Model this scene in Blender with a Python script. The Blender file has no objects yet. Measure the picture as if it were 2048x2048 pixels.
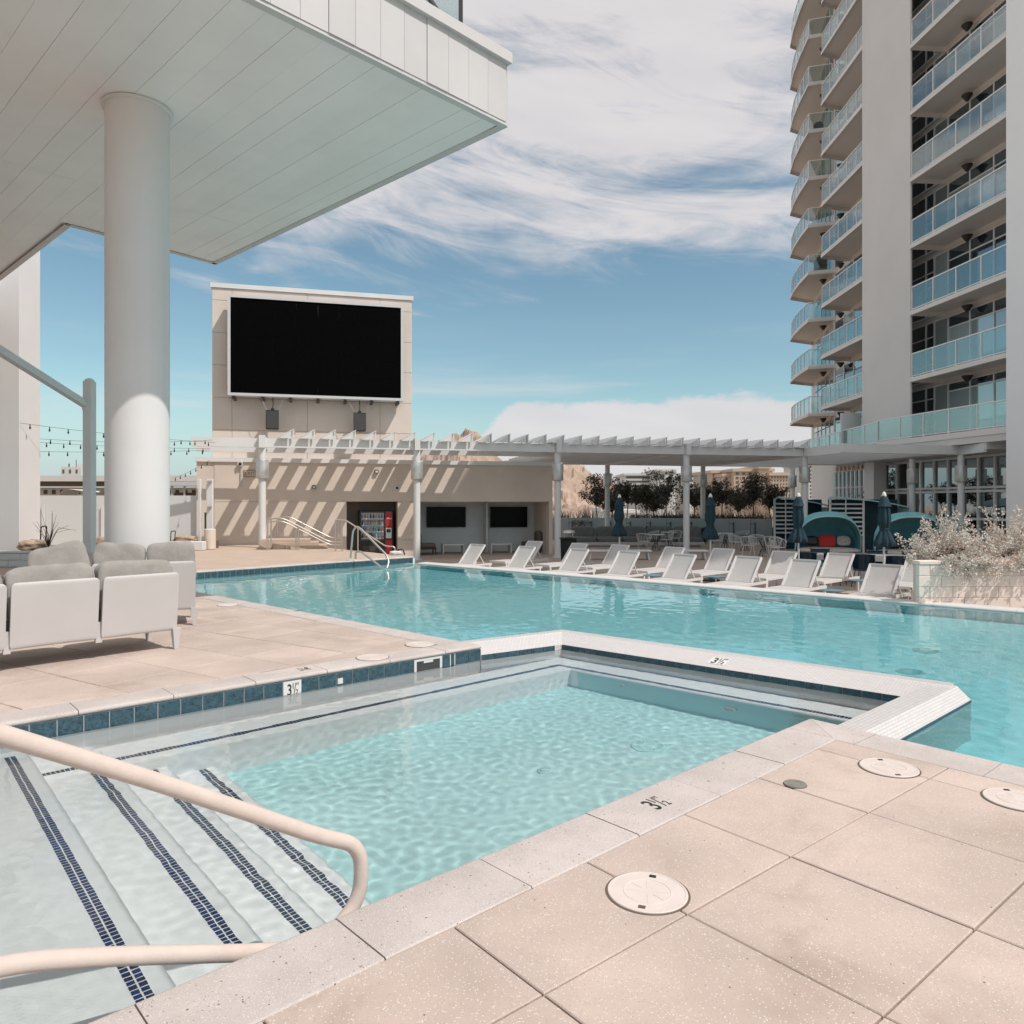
import bpy, math, random
from mathutils import Vector, Matrix, noise

# ------------------------------------------------------------------ camera, sky, sun, exposure
SC = bpy.context.scene
COL = SC.collection
R = math.radians
EYE, FPX, HORIZON = 1.6, 1500.0, 1005.0            # camera height (m), focal length and horizon for a 2048 px frame

cam_data = bpy.data.cameras.new("camera")
cam_data.sensor_width = 36.0
cam_data.lens = 36.0 * FPX / 2048.0
cam_data.shift_y = (HORIZON - 1024.0) / 2048.0
cam_data.clip_start, cam_data.clip_end = 0.05, 6000.0
cam = bpy.data.objects.new("camera", cam_data)
cam.location = (0, 0, EYE)
cam.rotation_euler = (R(90), 0, 0)
COL.objects.link(cam)
SC.camera = cam

SUN_AZ, SUN_EL = 122.0, 53.0                        # clockwise from the viewing direction; above the horizon
sun_dir = Vector((math.sin(R(SUN_AZ)) * math.cos(R(SUN_EL)), math.cos(R(SUN_AZ)) * math.cos(R(SUN_EL)), math.sin(R(SUN_EL))))
sl = bpy.data.lights.new("sun", 'SUN')
sl.energy, sl.angle, sl.color = 2.05, R(0.53), (1.0, 0.935, 0.875)
sl.cycles.is_caustics_light = True
so = bpy.data.objects.new("sun", sl)
so.rotation_euler = sun_dir.to_track_quat('Z', 'Y').to_euler()
COL.objects.link(so)

SC.view_settings.view_transform = 'Standard'
SC.view_settings.look = 'None'
SC.view_settings.gamma = 1.0
SC.view_settings.use_curve_mapping = False
SC.view_settings.exposure = 0.80
SC.cycles.use_denoising = True
SC.cycles.max_bounces = 12
SC.cycles.diffuse_bounces = 6
SC.cycles.transparent_max_bounces = 24
SC.cycles.caustics_refractive = True
SC.cycles.caustics_reflective = False
SC.cycles.sample_clamp_indirect = 6.0
SC.cycles.blur_glossy = 0.5


class NT:
    """Small helper for node trees."""
    def __init__(s, tree):
        s.t = tree
    def n(s, kind, **kw):
        nd = s.t.nodes.new(kind)
        for k, v in kw.items():
            setattr(nd, k, v)
        return nd
    def l(s, a, b):
        s.t.links.new(a, b)
    def math(s, op, a, b=None, c=None, clamp=False):
        nd = s.n('ShaderNodeMath', operation=op)
        nd.use_clamp = clamp
        for i, v in enumerate((a, b, c)):
            if v is None:
                continue
            if isinstance(v, (int, float)):
                nd.inputs[i].default_value = v
            else:
                s.l(v, nd.inputs[i])
        return nd.outputs[0]
    def smooth(s, v, lo, hi):
        nd = s.n('ShaderNodeMapRange', interpolation_type='SMOOTHSTEP')
        s.l(v, nd.inputs[0])
        for i, q in ((1, lo), (2, hi)):
            if isinstance(q, (int, float)):
                nd.inputs[i].default_value = q
            else:
                s.l(q, nd.inputs[i])
        return nd.outputs[0]
    def mix(s, f, a, b, blend='MIX'):
        nd = s.n('ShaderNodeMix', data_type='RGBA', blend_type=blend)
        for i, v in ((0, f), (6, a), (7, b)):
            if isinstance(v, (int, float)):
                nd.inputs[i].default_value = v
            elif isinstance(v, tuple):
                nd.inputs[i].default_value = (*v, 1) if len(v) == 3 else v
            else:
                s.l(v, nd.inputs[i])
        return nd.outputs[2]
    def combine(s, x, y, z):
        nd = s.n('ShaderNodeCombineXYZ')
        for i, v in enumerate((x, y, z)):
            if isinstance(v, (int, float)):
                nd.inputs[i].default_value = v
            else:
                s.l(v, nd.inputs[i])
        return nd.outputs[0]
    def noise(s, vec, scale, detail=4, rough=0.55, dist=0.0):
        nd = s.n('ShaderNodeTexNoise')
        nd.inputs['Scale'].default_value = scale
        nd.inputs['Detail'].default_value = detail
        nd.inputs['Roughness'].default_value = rough
        nd.inputs['Distortion'].default_value = dist
        if vec is not None:
            s.l(vec, nd.inputs['Vector'])
        return nd.outputs[0]


world = bpy.data.worlds.new("World")
SC.world = world
world.use_nodes = True
w = NT(world.node_tree)
bgn = world.node_tree.nodes['Background']
bgn.inputs[1].default_value = 0.1
sky = w.n('ShaderNodeTexSky', sky_type='NISHITA')
sky.sun_disc = False
sky.sun_elevation, sky.sun_rotation = R(SUN_EL), R(SUN_AZ)
sky.altitude, sky.air_density, sky.dust_density, sky.ozone_density = 400, 1.0, 0.6, 1.2
tc = w.n('ShaderNodeTexCoord')
sep = w.n('ShaderNodeSeparateXYZ')
w.l(tc.outputs['Generated'], sep.inputs[0])
az = w.math('ARCTAN2', sep.outputs[0], sep.outputs[1])            # azimuth, radians clockwise from +Y
el = w.math('ARCSINE', sep.outputs[2])                            # elevation, radians
# cirrus sheet: streaky, extra thickness added overhead to lift the shadow fill
sk = w.math('ADD', w.math('MULTIPLY', el, 4.6), w.math('MULTIPLY', az, 0.75))
v1 = w.combine(w.math('MULTIPLY', az, 1.5), sk, 2.3)
n1 = w.noise(v1, 1.35, 7, 0.58, 0.9)
v2 = w.combine(w.math('MULTIPLY', az, 2.6), w.math('MULTIPLY', sk, 2.6), 7.1)
n2 = w.noise(v2, 1.6, 8, 0.62, 1.3)
cover = w.math('ADD', w.smooth(el, 0.22, 0.42), w.math('MULTIPLY', w.smooth(el, 0.42, 0.75), 0.5))
dens = w.math('ADD', w.math('MULTIPLY', n1, 0.62), w.math('MULTIPLY', n2, 0.38))
thr = w.math('SUBTRACT', 0.585, w.math('MULTIPLY', cover, 0.265))
cir = w.smooth(w.math('SUBTRACT', dens, thr), -0.02, 0.20)
cir = w.math('MULTIPLY', cir, w.smooth(el, 0.10, 0.30))
# thin veil close to the horizon
v3 = w.combine(w.math('MULTIPLY', az, 1.2), w.math('MULTIPLY', el, 13.0), 4.0)
veil = w.smooth(w.noise(v3, 1.6, 6, 0.55, 0.4), 0.47, 0.72)
veil = w.math('MULTIPLY', veil, w.math('SUBTRACT', 1.0, w.smooth(el, 0.10, 0.26)))
veil = w.math('MULTIPLY', veil, 0.55)
# flat cloud banks standing on the horizon
v4 = w.combine(w.math('MULTIPLY', az, 1.0), 0.0, 9.4)
v5 = w.combine(w.math('MULTIPLY', az, 14.0), w.math('MULTIPLY', el, 26.0), 1.7)
bump = w.noise(v5, 1.0, 6, 0.6, 0.2)
hump = w.math('MULTIPLY', w.smooth(az, -0.14, 0.02), w.smooth(az, 0.52, 0.38))
hump2 = w.smooth(w.noise(v4, 1.8, 2, 0.5), 0.56, 0.72)
far_side = w.smooth(w.math('ABSOLUTE', az), 0.75, 1.0)
top = w.math('ADD', w.math('MULTIPLY', hump, 0.134), w.math('MULTIPLY', w.math('MULTIPLY', hump2, far_side), 0.10))
top = w.math('ADD', top, w.math('MULTIPLY', w.math('SUBTRACT', bump, 0.5), 0.045))
bank = w.smooth(w.math('SUBTRACT', top, el), -0.002, 0.010)
cl = w.math('MAXIMUM', w.math('MAXIMUM', cir, veil), w.math('MULTIPLY', bank, 0.92))
shade = w.math('ADD', 0.86, w.math('MULTIPLY', n2, 0.26))
cloudcol = w.mix(w.noise(v2, 2.2, 5), (3.85, 3.72, 3.82), (4.75, 4.52, 4.55))
skyc = w.mix(1.0, sky.outputs[0], (0.69, 0.77, 0.66), 'MULTIPLY')
skyc = w.mix(w.math('MULTIPLY', w.math('SUBTRACT', 1.0, w.smooth(el, -0.02, 0.15)), 0.95), skyc, (2.6, 3.2, 3.65))
w.l(w.mix(w.math('MULTIPLY', cl, 0.95), skyc, cloudcol), bgn.inputs[0])

# ------------------------------------------------------------------ geometry helpers
def ground(px, py, z=0.0):
    """Plan position of something at height z seen at this place of the 2048 px survey frame."""
    d = FPX * (EYE - z) / (py - HORIZON)
    return Vector(((px - 1024.0) / FPX * d, d))

def at(px, py, d):
    return Vector(((px - 1024.0) / FPX * d, d, EYE - (py - HORIZON) * d / FPX))

def azv(a):
    return Vector((math.sin(R(a)), math.cos(R(a))))

def line_x(p, d, q, e):
    """Intersection of the plan lines p+t*d and q+s*e."""
    den = d.x * e.y - d.y * e.x
    t = ((q.x - p.x) * e.y - (q.y - p.y) * e.x) / den
    return p + d * t

def clip(poly, p, n):
    """Keep the part of a convex polygon where (x-p).n >= 0."""
    out = []
    for i, a in enumerate(poly):
        b = poly[(i + 1) % len(poly)]
        da, db = (a - p).dot(n), (b - p).dot(n)
        if da >= 0:
            out.append(a)
        if (da < 0) != (db < 0):
            out.append(a + (b - a) * (da / (da - db)))
    return out

def area(poly):
    return 0.5 * sum(a.x * b.y - a.y * b.x for a, b in zip(poly, poly[1:] + poly[:1]))

def inside(poly, x, y):
    c = False
    j = len(poly) - 1
    for i in range(len(poly)):
        a, b = poly[i], poly[j]
        if (a.y > y) != (b.y > y) and x < (b.x - a.x) * (y - a.y) / (b.y - a.y) + a.x:
            c = not c
        j = i
    return c


class MB:
    def __init__(s):
        s.v, s.f, s.flat = [], [], []
    def add(s, vs, fs, M=None, flat=False):
        o = len(s.v)
        s.v += [tuple(M @ Vector(q)) for q in vs] if M else [tuple(q) for q in vs]
        for f in fs:
            s.f.append(tuple(o + i for i in f))
        return s
    def box(s, x0, y0, z0, x1, y1, z1, M=None):
        vs = [(x0, y0, z0), (x1, y0, z0), (x1, y1, z0), (x0, y1, z0), (x0, y0, z1), (x1, y0, z1), (x1, y1, z1), (x0, y1, z1)]
        return s.add(vs, [(0, 3, 2, 1), (4, 5, 6, 7), (0, 1, 5, 4), (1, 2, 6, 5), (2, 3, 7, 6), (3, 0, 4, 7)], M)
    def hexa(s, p):
        return s.add(p, [(0, 3, 2, 1), (4, 5, 6, 7), (0, 1, 5, 4), (1, 2, 6, 5), (2, 3, 7, 6), (3, 0, 4, 7)])
    def chamfer(s, x0, y0, z0, x1, y1, z1, c, M=None):
        """Box with bevelled edges all round."""
        vs, idx = [], {}
        for ix, X in enumerate((x0, x1)):
            for iy, Y in enumerate((y0, y1)):
                for iz, Z in enumerate((z0, z1)):
                    sx, sy, sz = (1 - 2 * ix) * c, (1 - 2 * iy) * c, (1 - 2 * iz) * c
                    for k, q in enumerate(((X, Y + sy, Z + sz), (X + sx, Y, Z + sz), (X + sx, Y + sy, Z))):
                        idx[ix, iy, iz, k] = len(vs)
                        vs.append(q)
        fs = []
        I = idx
        for i in (0, 1):
            q = [I[i, 0, 0, 0], I[i, 1, 0, 0], I[i, 1, 1, 0], I[i, 0, 1, 0]]
            fs.append(q if i else q[::-1])
            q = [I[0, i, 0, 1], I[1, i, 0, 1], I[1, i, 1, 1], I[0, i, 1, 1]]
            fs.append(q[::-1] if i else q)
            q = [I[0, 0, i, 2], I[1, 0, i, 2], I[1, 1, i, 2], I[0, 1, i, 2]]
            fs.append(q if i else q[::-1])
        for a in (0, 1):
            for b in (0, 1):
                fs.append([I[a, b, 0, 0], I[a, b, 0, 1], I[a, b, 1, 1], I[a, b, 1, 0]])
                fs.append([I[a, 0, b, 0], I[a, 1, b, 0], I[a, 1, b, 2], I[a, 0, b, 2]])
                fs.append([I[0, a, b, 1], I[1, a, b, 1], I[1, a, b, 2], I[0, a, b, 2]])
                for d in (0, 1):
                    fs.append([I[a, b, d, 0], I[a, b, d, 1], I[a, b, d, 2]])
        return s.add(vs, fs, M)
    def prism(s, poly, z0, z1, M=None):
        n = len(poly)
        if area([Vector((p[0], p[1])) for p in poly]) < 0:
            poly = list(poly)[::-1]
        vs = [(p[0], p[1], z0) for p in poly] + [(p[0], p[1], z1) for p in poly]
        fs = [tuple(range(n))[::-1], tuple(range(n, 2 * n))] + [(i, (i + 1) % n, n + (i + 1) % n, n + i) for i in range(n)]
        return s.add(vs, fs, M)
    def slab_bevel(s, poly, z0, z1, c):
        """Prism whose top edge is worn round."""
        if area(poly) < 0:
            poly = poly[::-1]
        n = len(poly)
        cen = sum(poly, Vector((0, 0))) / n
        ins = []
        for i, p in enumerate(poly):
            a, b = poly[i - 1], poly[(i + 1) % n]
            d1, d2 = (p - a), (b - p)
            if d1.length < 1e-6 or d2.length < 1e-6:
                ins.append(p); continue
            d1.normalize(); d2.normalize()
            n1, n2 = Vector((-d1.y, d1.x)), Vector((-d2.y, d2.x))
            m = n1 + n2
            k = m.length_squared
            ins.append(p + m * (2 * c / k) if k > .2 else p + n1 * c)
        vs = [(p.x, p.y, z0) for p in poly] + [(p.x, p.y, z1 - c) for p in poly] + [(p.x, p.y, z1) for p in ins]
        fs = [tuple(range(2 * n, 3 * n))]
        for i in range(n):
            j = (i + 1) % n
            fs += [(i, j, n + j, n + i), (n + i, n + j, 2 * n + j, 2 * n + i)]
        return s.add(vs, fs)
    def cyl(s, x, y, z0, z1, r, n=16, r2=None, M=None):
        r2 = r if r2 is None else r2
        vs = [(x + r * math.cos(2 * math.pi * i / n), y + r * math.sin(2 * math.pi * i / n), z0) for i in range(n)]
        vs += [(x + r2 * math.cos(2 * math.pi * i / n), y + r2 * math.sin(2 * math.pi * i / n), z1) for i in range(n)]
        fs = [tuple(range(n))[::-1], tuple(range(n, 2 * n))] + [(i, (i + 1) % n, n + (i + 1) % n, n + i) for i in range(n)]
        return s.add(vs, fs, M)
    def lathe(s, prof, n=20, M=None, sx=1.0, sy=1.0, wave=0, wamp=0.0):
        vs, fs = [], []
        for r, z in prof:
            for i in range(n):
                a = 2 * math.pi * i / n
                k = r * (1 + wamp * math.cos(wave * a)) if wave else r
                vs.append((k * math.cos(a) * sx, k * math.sin(a) * sy, z))
        m = len(prof)
        for j in range(m - 1):
            for i in range(n):
                k = (i + 1) % n
                fs.append((j * n + i, j * n + k, (j + 1) * n + k, (j + 1) * n + i))
        fs += [tuple(range(n))[::-1], tuple(range((m - 1) * n, m * n))]
        return s.add(vs, fs, M)
    def tube(s, pts, r, n=8, closed=False, r2=None, M=None):
        pts = [Vector(p) for p in pts]
        m = len(pts)
        vs, fs = [], []
        up = None
        for i, p in enumerate(pts):
            if closed:
                d = pts[(i + 1) % m] - pts[i - 1]
            else:
                d = pts[min(i + 1, m - 1)] - pts[max(i - 1, 0)]
            d.normalize()
            if up is None:
                up = Vector((0, 0, 1)) if abs(d.z) < .9 else Vector((1, 0, 0))
            a = d.cross(up)
            if a.length < 1e-4:
                a = d.cross(Vector((0, 1, 0)))
            a.normalize()
            b = a.cross(d)
            up = b
            rr = r if r2 is None else r + (r2 - r) * i / max(1, m - 1)
            for k in range(n):
                t = 2 * math.pi * k / n
                vs.append(p + a * (rr * math.cos(t)) + b * (rr * math.sin(t)))
        for i in range(m if closed else m - 1):
            j = (i + 1) % m
            for k in range(n):
                q = (k + 1) % n
                fs.append((i * n + k, i * n + q, j * n + q, j * n + k))
        if not closed:
            fs += [tuple(range(n))[::-1], tuple(range((m - 1) * n, m * n))]
        return s.add(vs, fs, M)
    def bar(s, a, b, wd, ht, M=None):
        """Rectangular bar from a to b, wd across, ht high."""
        a, b = Vector(a), Vector(b)
        d = (b - a).normalized()
        u = Vector((0, 0, 1)) if abs(d.z) < .95 else Vector((0, 1, 0))
        x = d.cross(u).normalized() * (wd / 2)
        y = x.cross(d).normalized() * (ht / 2)
        return s.add([a - x - y, a + x - y, a + x + y, a - x + y, b - x - y, b + x - y, b + x + y, b - x + y],
                     [(0, 1, 2, 3), (7, 6, 5, 4), (0, 4, 5, 1), (1, 5, 6, 2), (2, 6, 7, 3), (3, 7, 4, 0)], M)
    def pillow(s, cx, cy, cz, lx, ly, lz, M=None, n=10, p=3.2, seed=0, lump=0.0):
        """Soft cushion: superellipsoid on a cube sphere."""
        vs, fs, key = [], [], {}
        def pt(q):
            q = Vector(q)
            m = (abs(q.x) ** p + abs(q.y) ** p + abs(q.z) ** p) ** (1 / p)
            q = q / m
            k = 1 + lump * noise.noise(q * 2.1 + Vector((seed, seed * .7, 0)))
            return (cx + q.x * lx / 2 * k, cy + q.y * ly / 2 * k, cz + q.z * lz / 2 * k)
        def vid(q):
            kk = tuple(round(c, 4) for c in q)
            if kk not in key:
                key[kk] = len(vs)
                vs.append(pt(q))
            return key[kk]
        g = [math.tan((2 * i / n - 1) * math.pi / 4) for i in range(n + 1)]
        for ax in range(3):
            for sg in (-1, 1):
                for i in range(n):
                    for j in range(n):
                        c = []
                        for a, b in ((i, j), (i + 1, j), (i + 1, j + 1), (i, j + 1)):
                            q = [0, 0, 0]
                            q[ax] = sg
                            q[(ax + 1) % 3] = g[a]
                            q[(ax + 2) % 3] = g[b]
                            c.append(vid(q))
                        fs.append(c if sg > 0 else c[::-1])
        return s.add(vs, fs, M)
    def mesh(s, name, m, smooth=False):
        me = bpy.data.meshes.new(name)
        me.from_pydata(s.v, [], s.f)
        if m:
            me.materials.append(m)
        if smooth:
            me.polygons.foreach_set('use_smooth', [True] * len(me.polygons))
            me.set_sharp_from_angle(angle=R(smooth if smooth > 1 else 40))
        me.update()
        return me
    def build(s, name, m, parent=None, smooth=False, loc=None, rz=None):
        return link(name, s.mesh(name, m, smooth), parent, loc, rz)


def link(name, me, parent=None, loc=None, rz=None):
    o = bpy.data.objects.new(name, me)
    COL.objects.link(o)
    if parent:
        o.parent = parent
    if loc is not None:
        o.location = loc
    if rz is not None:
        o.rotation_euler = (0, 0, rz)
    return o

def tag(o, label=None, cat=None, group=None, kind=None):
    if label: o["label"] = label
    if cat: o["category"] = cat
    if group: o["group"] = group
    if kind: o["kind"] = kind
    return o

def thing(name, label, cat, loc=(0, 0, 0), a=90.0, group=None):
    """Empty at the base of a thing; its local x axis points along azimuth a."""
    o = bpy.data.objects.new(name, None)
    o.empty_display_size = 0.1
    COL.objects.link(o)
    o.location = loc
    o.rotation_euler = (0, 0, R(90 - a))
    return tag(o, label, cat, group)

def copy_tree(o, label=None, parent=None):
    c = o.copy()
    COL.objects.link(c)
    c.parent = parent
    if label:
        c["label"] = label
    for ch in list(o.children):
        copy_tree(ch, None, c)
    return c

def place(o, xy, z, a):
    o.location = (xy[0], xy[1], z)
    o.rotation_euler = (0, 0, R(90 - a))

def Mx(xy, z, a):
    """Matrix of a local frame whose x axis points along azimuth a."""
    return Matrix.Translation((xy[0], xy[1], z)) @ Matrix.Rotation(R(90 - a), 4, 'Z')


# ------------------------------------------------------------------ materials
MATS = {}
def mat(name, col, rough=0.6, var=0.0, vscale=3.0, bump=0.0, bscale=40.0, metal=0.0, spec=0.5, var2=None, rand=0.0, speck=None, sheen=0.0, stain=None):
    """Procedural surface: base colour, soft large-scale variation, per-object variation, specks and fine relief."""
    m = bpy.data.materials.new(name)
    m.use_nodes = True
    t = NT(m.node_tree)
    b = m.node_tree.nodes['Principled BSDF']
    b.inputs['Roughness'].default_value = rough
    b.inputs['Metallic'].default_value = metal
    b.inputs['Specular IOR Level'].default_value = spec
    co = t.n('ShaderNodeTexCoord').outputs['Object']
    geo = t.n('ShaderNodeNewGeometry').outputs['Position']
    c = (*col, 1)
    cur = None
    def base():
        if cur is not None:
            return cur
        r = t.n('ShaderNodeRGB')
        r.outputs[0].default_value = c
        return r.outputs[0]
    if var:
        nz = t.noise(geo, vscale, 5, 0.6)
        f = t.smooth(nz, 0.3, 0.7)
        k2 = var2 or tuple(max(0, q * (1 - var)) for q in col)
        k1 = tuple(min(1, q * (1 + var * .5)) for q in col)
        cur = t.mix(f, k2, k1)
    if stain:
        sn = t.smooth(t.noise(geo, stain[1], 6, .62, .6), .50, .74)
        cur = t.mix(t.math('MULTIPLY', sn, stain[2]), base(), stain[0])
    if rand:
        oi = t.n('ShaderNodeObjectInfo').outputs['Random']
        g = t.math('ADD', 1 - rand, t.math('MULTIPLY', oi, 2 * rand))
        cur = t.mix(1.0, base(), t.combine(g, g, g), 'MULTIPLY')
    if speck:
        for scol, scale, lo, hi, amt in speck:
            vo = t.n('ShaderNodeTexVoronoi')
            vo.inputs['Scale'].default_value = scale
            t.l(geo, vo.inputs['Vector'])
            wn = t.n('ShaderNodeTexWhiteNoise')
            t.l(vo.outputs['Position'], wn.inputs['Vector'])
            pick = t.math('LESS_THAN', wn.outputs['Value'], amt)
            size = t.math('ADD', lo, t.math('MULTIPLY', wn.outputs['Value'], (hi - lo) / amt))
            dot = t.math('LESS_THAN', vo.outputs['Distance'], size)
            cur = t.mix(t.math('MULTIPLY', dot, pick), base(), scol)
    if cur is None:
        b.inputs['Base Color'].default_value = c
    else:
        t.l(cur, b.inputs['Base Color'])
    if bump:
        bn = t.n('ShaderNodeBump')
        bn.inputs['Strength'].default_value = bump
        bn.inputs['Distance'].default_value = 0.01
        t.l(t.noise(geo, bscale, 4, 0.6), bn.inputs['Height'])
        t.l(bn.outputs[0], b.inputs['Normal'])
    if sheen:
        b.inputs['Sheen Weight'].default_value = sheen
    MATS[name] = m
    return m

def glass(name, tint, gloss, rough=0.0, frost=0.0, frostcol=(.7, .8, .8), fres=.9, front=.5):
    """Thin pane: clear or frosted body plus a mirror-like surface."""
    m = bpy.data.materials.new(name)
    m.use_nodes = True
    t = NT(m.node_tree)
    m.node_tree.nodes.clear()
    out = t.n('ShaderNodeOutputMaterial')
    tr = t.n('ShaderNodeBsdfTransparent')
    tr.inputs[0].default_value = (*tint, 1)
    body = tr.outputs[0]
    if frost:
        tl = t.n('ShaderNodeBsdfTranslucent')
        tl.inputs[0].default_value = (*frostcol, 1)
        df = t.n('ShaderNodeBsdfDiffuse')
        df.inputs[0].default_value = (*frostcol, 1)
        mx0 = t.n('ShaderNodeMixShader')
        mx0.inputs[0].default_value = front
        t.l(tl.outputs[0], mx0.inputs[1]); t.l(df.outputs[0], mx0.inputs[2])
        mx = t.n('ShaderNodeMixShader')
        mx.inputs[0].default_value = frost
        t.l(body, mx.inputs[1]); t.l(mx0.outputs[0], mx.inputs[2])
        body = mx.outputs[0]
    gl = t.n('ShaderNodeBsdfGlossy')
    gl.inputs['Roughness'].default_value = rough
    lw = t.n('ShaderNodeFresnel')
    lw.inputs[0].default_value = 1.5
    f = t.math('ADD', gloss, t.math('MULTIPLY', lw.outputs[0], fres), clamp=True)
    ms = t.n('ShaderNodeMixShader')
    t.l(f, ms.inputs[0]); t.l(body, ms.inputs[1]); t.l(gl.outputs[0], ms.inputs[2])
    t.l(ms.outputs[0], out.inputs[0])
    MATS[name] = m
    return m

def window_glass(name, dark, gloss):
    """Opaque coated window: dark room behind, strong sky reflection."""
    m = bpy.data.materials.new(name)
    m.use_nodes = True
    t = NT(m.node_tree)
    m.node_tree.nodes.clear()
    out = t.n('ShaderNodeOutputMaterial')
    df = t.n('ShaderNodeBsdfDiffuse')
    oi = t.n('ShaderNodeObjectInfo').outputs['Random']
    t.l(t.mix(oi, tuple(.6 * q for q in dark), tuple(1.5 * q for q in dark)), df.inputs[0])
    gl = t.n('ShaderNodeBsdfGlossy')
    gl.inputs['Roughness'].default_value = 0.02
    gl.inputs[0].default_value = (.86, .97, 1, 1)
    bn = t.n('ShaderNodeBump')
    bn.inputs['Strength'].default_value = .04
    geo = t.n('ShaderNodeNewGeometry').outputs['Position']
    t.l(t.noise(geo, .8, 2), bn.inputs['Height'])
    t.l(bn.outputs[0], gl.inputs['Normal'])
    lw = t.n('ShaderNodeFresnel')
    lw.inputs[0].default_value = 1.5
    f = t.math('ADD', gloss, t.math('MULTIPLY', lw.outputs[0], 0.9), clamp=True)
    ms = t.n('ShaderNodeMixShader')
    t.l(f, ms.inputs[0]); t.l(df.outputs[0], ms.inputs[1]); t.l(gl.outputs[0], ms.inputs[2])
    t.l(ms.outputs[0], out.inputs[0])
    MATS[name] = m
    return m

def water(name, tint):
    m = bpy.data.materials.new(name)
    m.use_nodes = True
    t = NT(m.node_tree)
    m.node_tree.nodes.clear()
    out = t.n('ShaderNodeOutputMaterial')
    rf = t.n('ShaderNodeBsdfRefraction')
    rf.inputs['IOR'].default_value = 1.33
    rf.inputs['Roughness'].default_value = 0.0
    rf.inputs['Color'].default_value = (*tint, 1)
    gl = t.n('ShaderNodeBsdfGlossy')
    gl.inputs['Roughness'].default_value = 0.0
    fr = t.n('ShaderNodeFresnel')
    fr.inputs[0].default_value = 1.33
    ms = t.n('ShaderNodeMixShader')
    t.l(fr.outputs[0], ms.inputs[0]); t.l(rf.outputs[0], ms.inputs[1]); t.l(gl.outputs[0], ms.inputs[2])
    t.l(ms.outputs[0], out.inputs[0])
    MATS[name] = m
    return m

def mosaic(name, col, grout, tw, th, a, rough=.25):
    """Small glazed tiles too fine to model, laid along azimuth a."""
    m = bpy.data.materials.new(name)
    m.use_nodes = True
    t = NT(m.node_tree)
    b = m.node_tree.nodes['Principled BSDF']
    b.inputs['Roughness'].default_value = rough
    geo = t.n('ShaderNodeNewGeometry').outputs['Position']
    se = t.n('ShaderNodeSeparateXYZ')
    t.l(geo, se.inputs[0])
    d = azv(a)
    u = t.math('ADD', t.math('MULTIPLY', se.outputs[0], d.x), t.math('MULTIPLY', se.outputs[1], d.y))
    vv = t.math('ADD', t.math('ADD', t.math('MULTIPLY', se.outputs[0], d.y), t.math('MULTIPLY', se.outputs[1], -d.x)), t.math('MULTIPLY', se.outputs[2], -1.0))
    br = t.n('ShaderNodeTexBrick')
    br.offset = .5
    br.inputs['Color1'].default_value = (*col, 1)
    br.inputs['Color2'].default_value = (*[q * .93 for q in col], 1)
    br.inputs['Mortar'].default_value = (*grout, 1)
    br.inputs['Scale'].default_value = 1.0
    br.inputs['Mortar Size'].default_value = .0022
    br.inputs['Mortar Smooth'].default_value = .2
    br.inputs['Brick Width'].default_value = tw
    br.inputs['Row Height'].default_value = th
    t.l(t.combine(u, vv, 0.0), br.inputs['Vector'])
    t.l(br.outputs['Color'], b.inputs['Base Color'])
    bn = t.n('ShaderNodeBump')
    bn.inputs['Strength'].default_value = .4
    bn.inputs['Distance'].default_value = .003
    bn.invert = True
    t.l(br.outputs['Fac'], bn.inputs['Height'])
    t.l(bn.outputs[0], b.inputs['Normal'])
    MATS[name] = m
    return m

def marble_tile(name):
    m = bpy.data.materials.new(name)
    m.use_nodes = True
    t = NT(m.node_tree)
    b = m.node_tree.nodes['Principled BSDF']
    b.inputs['Roughness'].default_value = .18
    geo = t.n('ShaderNodeNewGeometry').outputs['Position']
    oi = t.n('ShaderNodeObjectInfo')
    off = t.n('ShaderNodeVectorMath', operation='ADD')
    t.l(geo, off.inputs[0])
    sc = t.n('ShaderNodeVectorMath', operation='SCALE')
    sc.inputs[0].default_value = (7, 3, 5)
    t.l(oi.outputs['Random'], sc.inputs['Scale'])
    t.l(sc.outputs[0], off.inputs[1])
    n1 = t.noise(off.outputs[0], 13, 6, .62, 1.6)
    n2 = t.noise(off.outputs[0], 30, 5, .6, 2.2)
    ridge = t.math('SUBTRACT', 1.0, t.math('MULTIPLY', t.math('ABSOLUTE', t.math('SUBTRACT', n2, .5)), 9.0), clamp=True)
    c = t.mix(t.smooth(n1, .35, .68), (.006, .017, .032), (.026, .072, .100))
    c = t.mix(t.math('MULTIPLY', ridge, .35), c, (.16, .27, .31))
    t.l(c, b.inputs['Base Color'])
    MATS[name] = m
    return m

PAVER = mat('sand_paver', (.540, .444, .388), .85, var=.15, vscale=1.1, stain=((.37, .29, .235), 1.3, .75), bump=.3, bscale=190, rand=.06,
            speck=[((.66, .61, .585), 150, .2, .45, .42), ((.40, .33, .285), 150, .15, .4, .3), ((.64, .59, .56), 75, .06, .22, .16), ((.13, .10, .08), 34, .04, .15, .10)])
COPING = mat('pale_coping', (.540, .487, .462), .75, var=.12, vscale=2.4, stain=((.42, .36, .31), 2.6, .35), bump=.3, bscale=140, rand=.035,
             speck=[((.66, .63, .61), 160, .2, .42, .4), ((.46, .39, .34), 140, .15, .4, .25), ((.17, .14, .115), 52, .05, .24, .24), ((.14, .115, .095), 115, .08, .26, .13), ((.36, .27, .20), 11, .02, .14, .12)])
GROUT = mat('joint_sand', (.14, .105, .08), .95, var=.2, vscale=8)
DECKFAR = mat('deck_slab', (.50, .395, .315), .85, var=.07, vscale=1.2, bump=.1, bscale=60)
TERRACE = mat('terrace_paving', (.44, .365, .31), .85, var=.12, vscale=.7, bump=.1, bscale=30)
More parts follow.
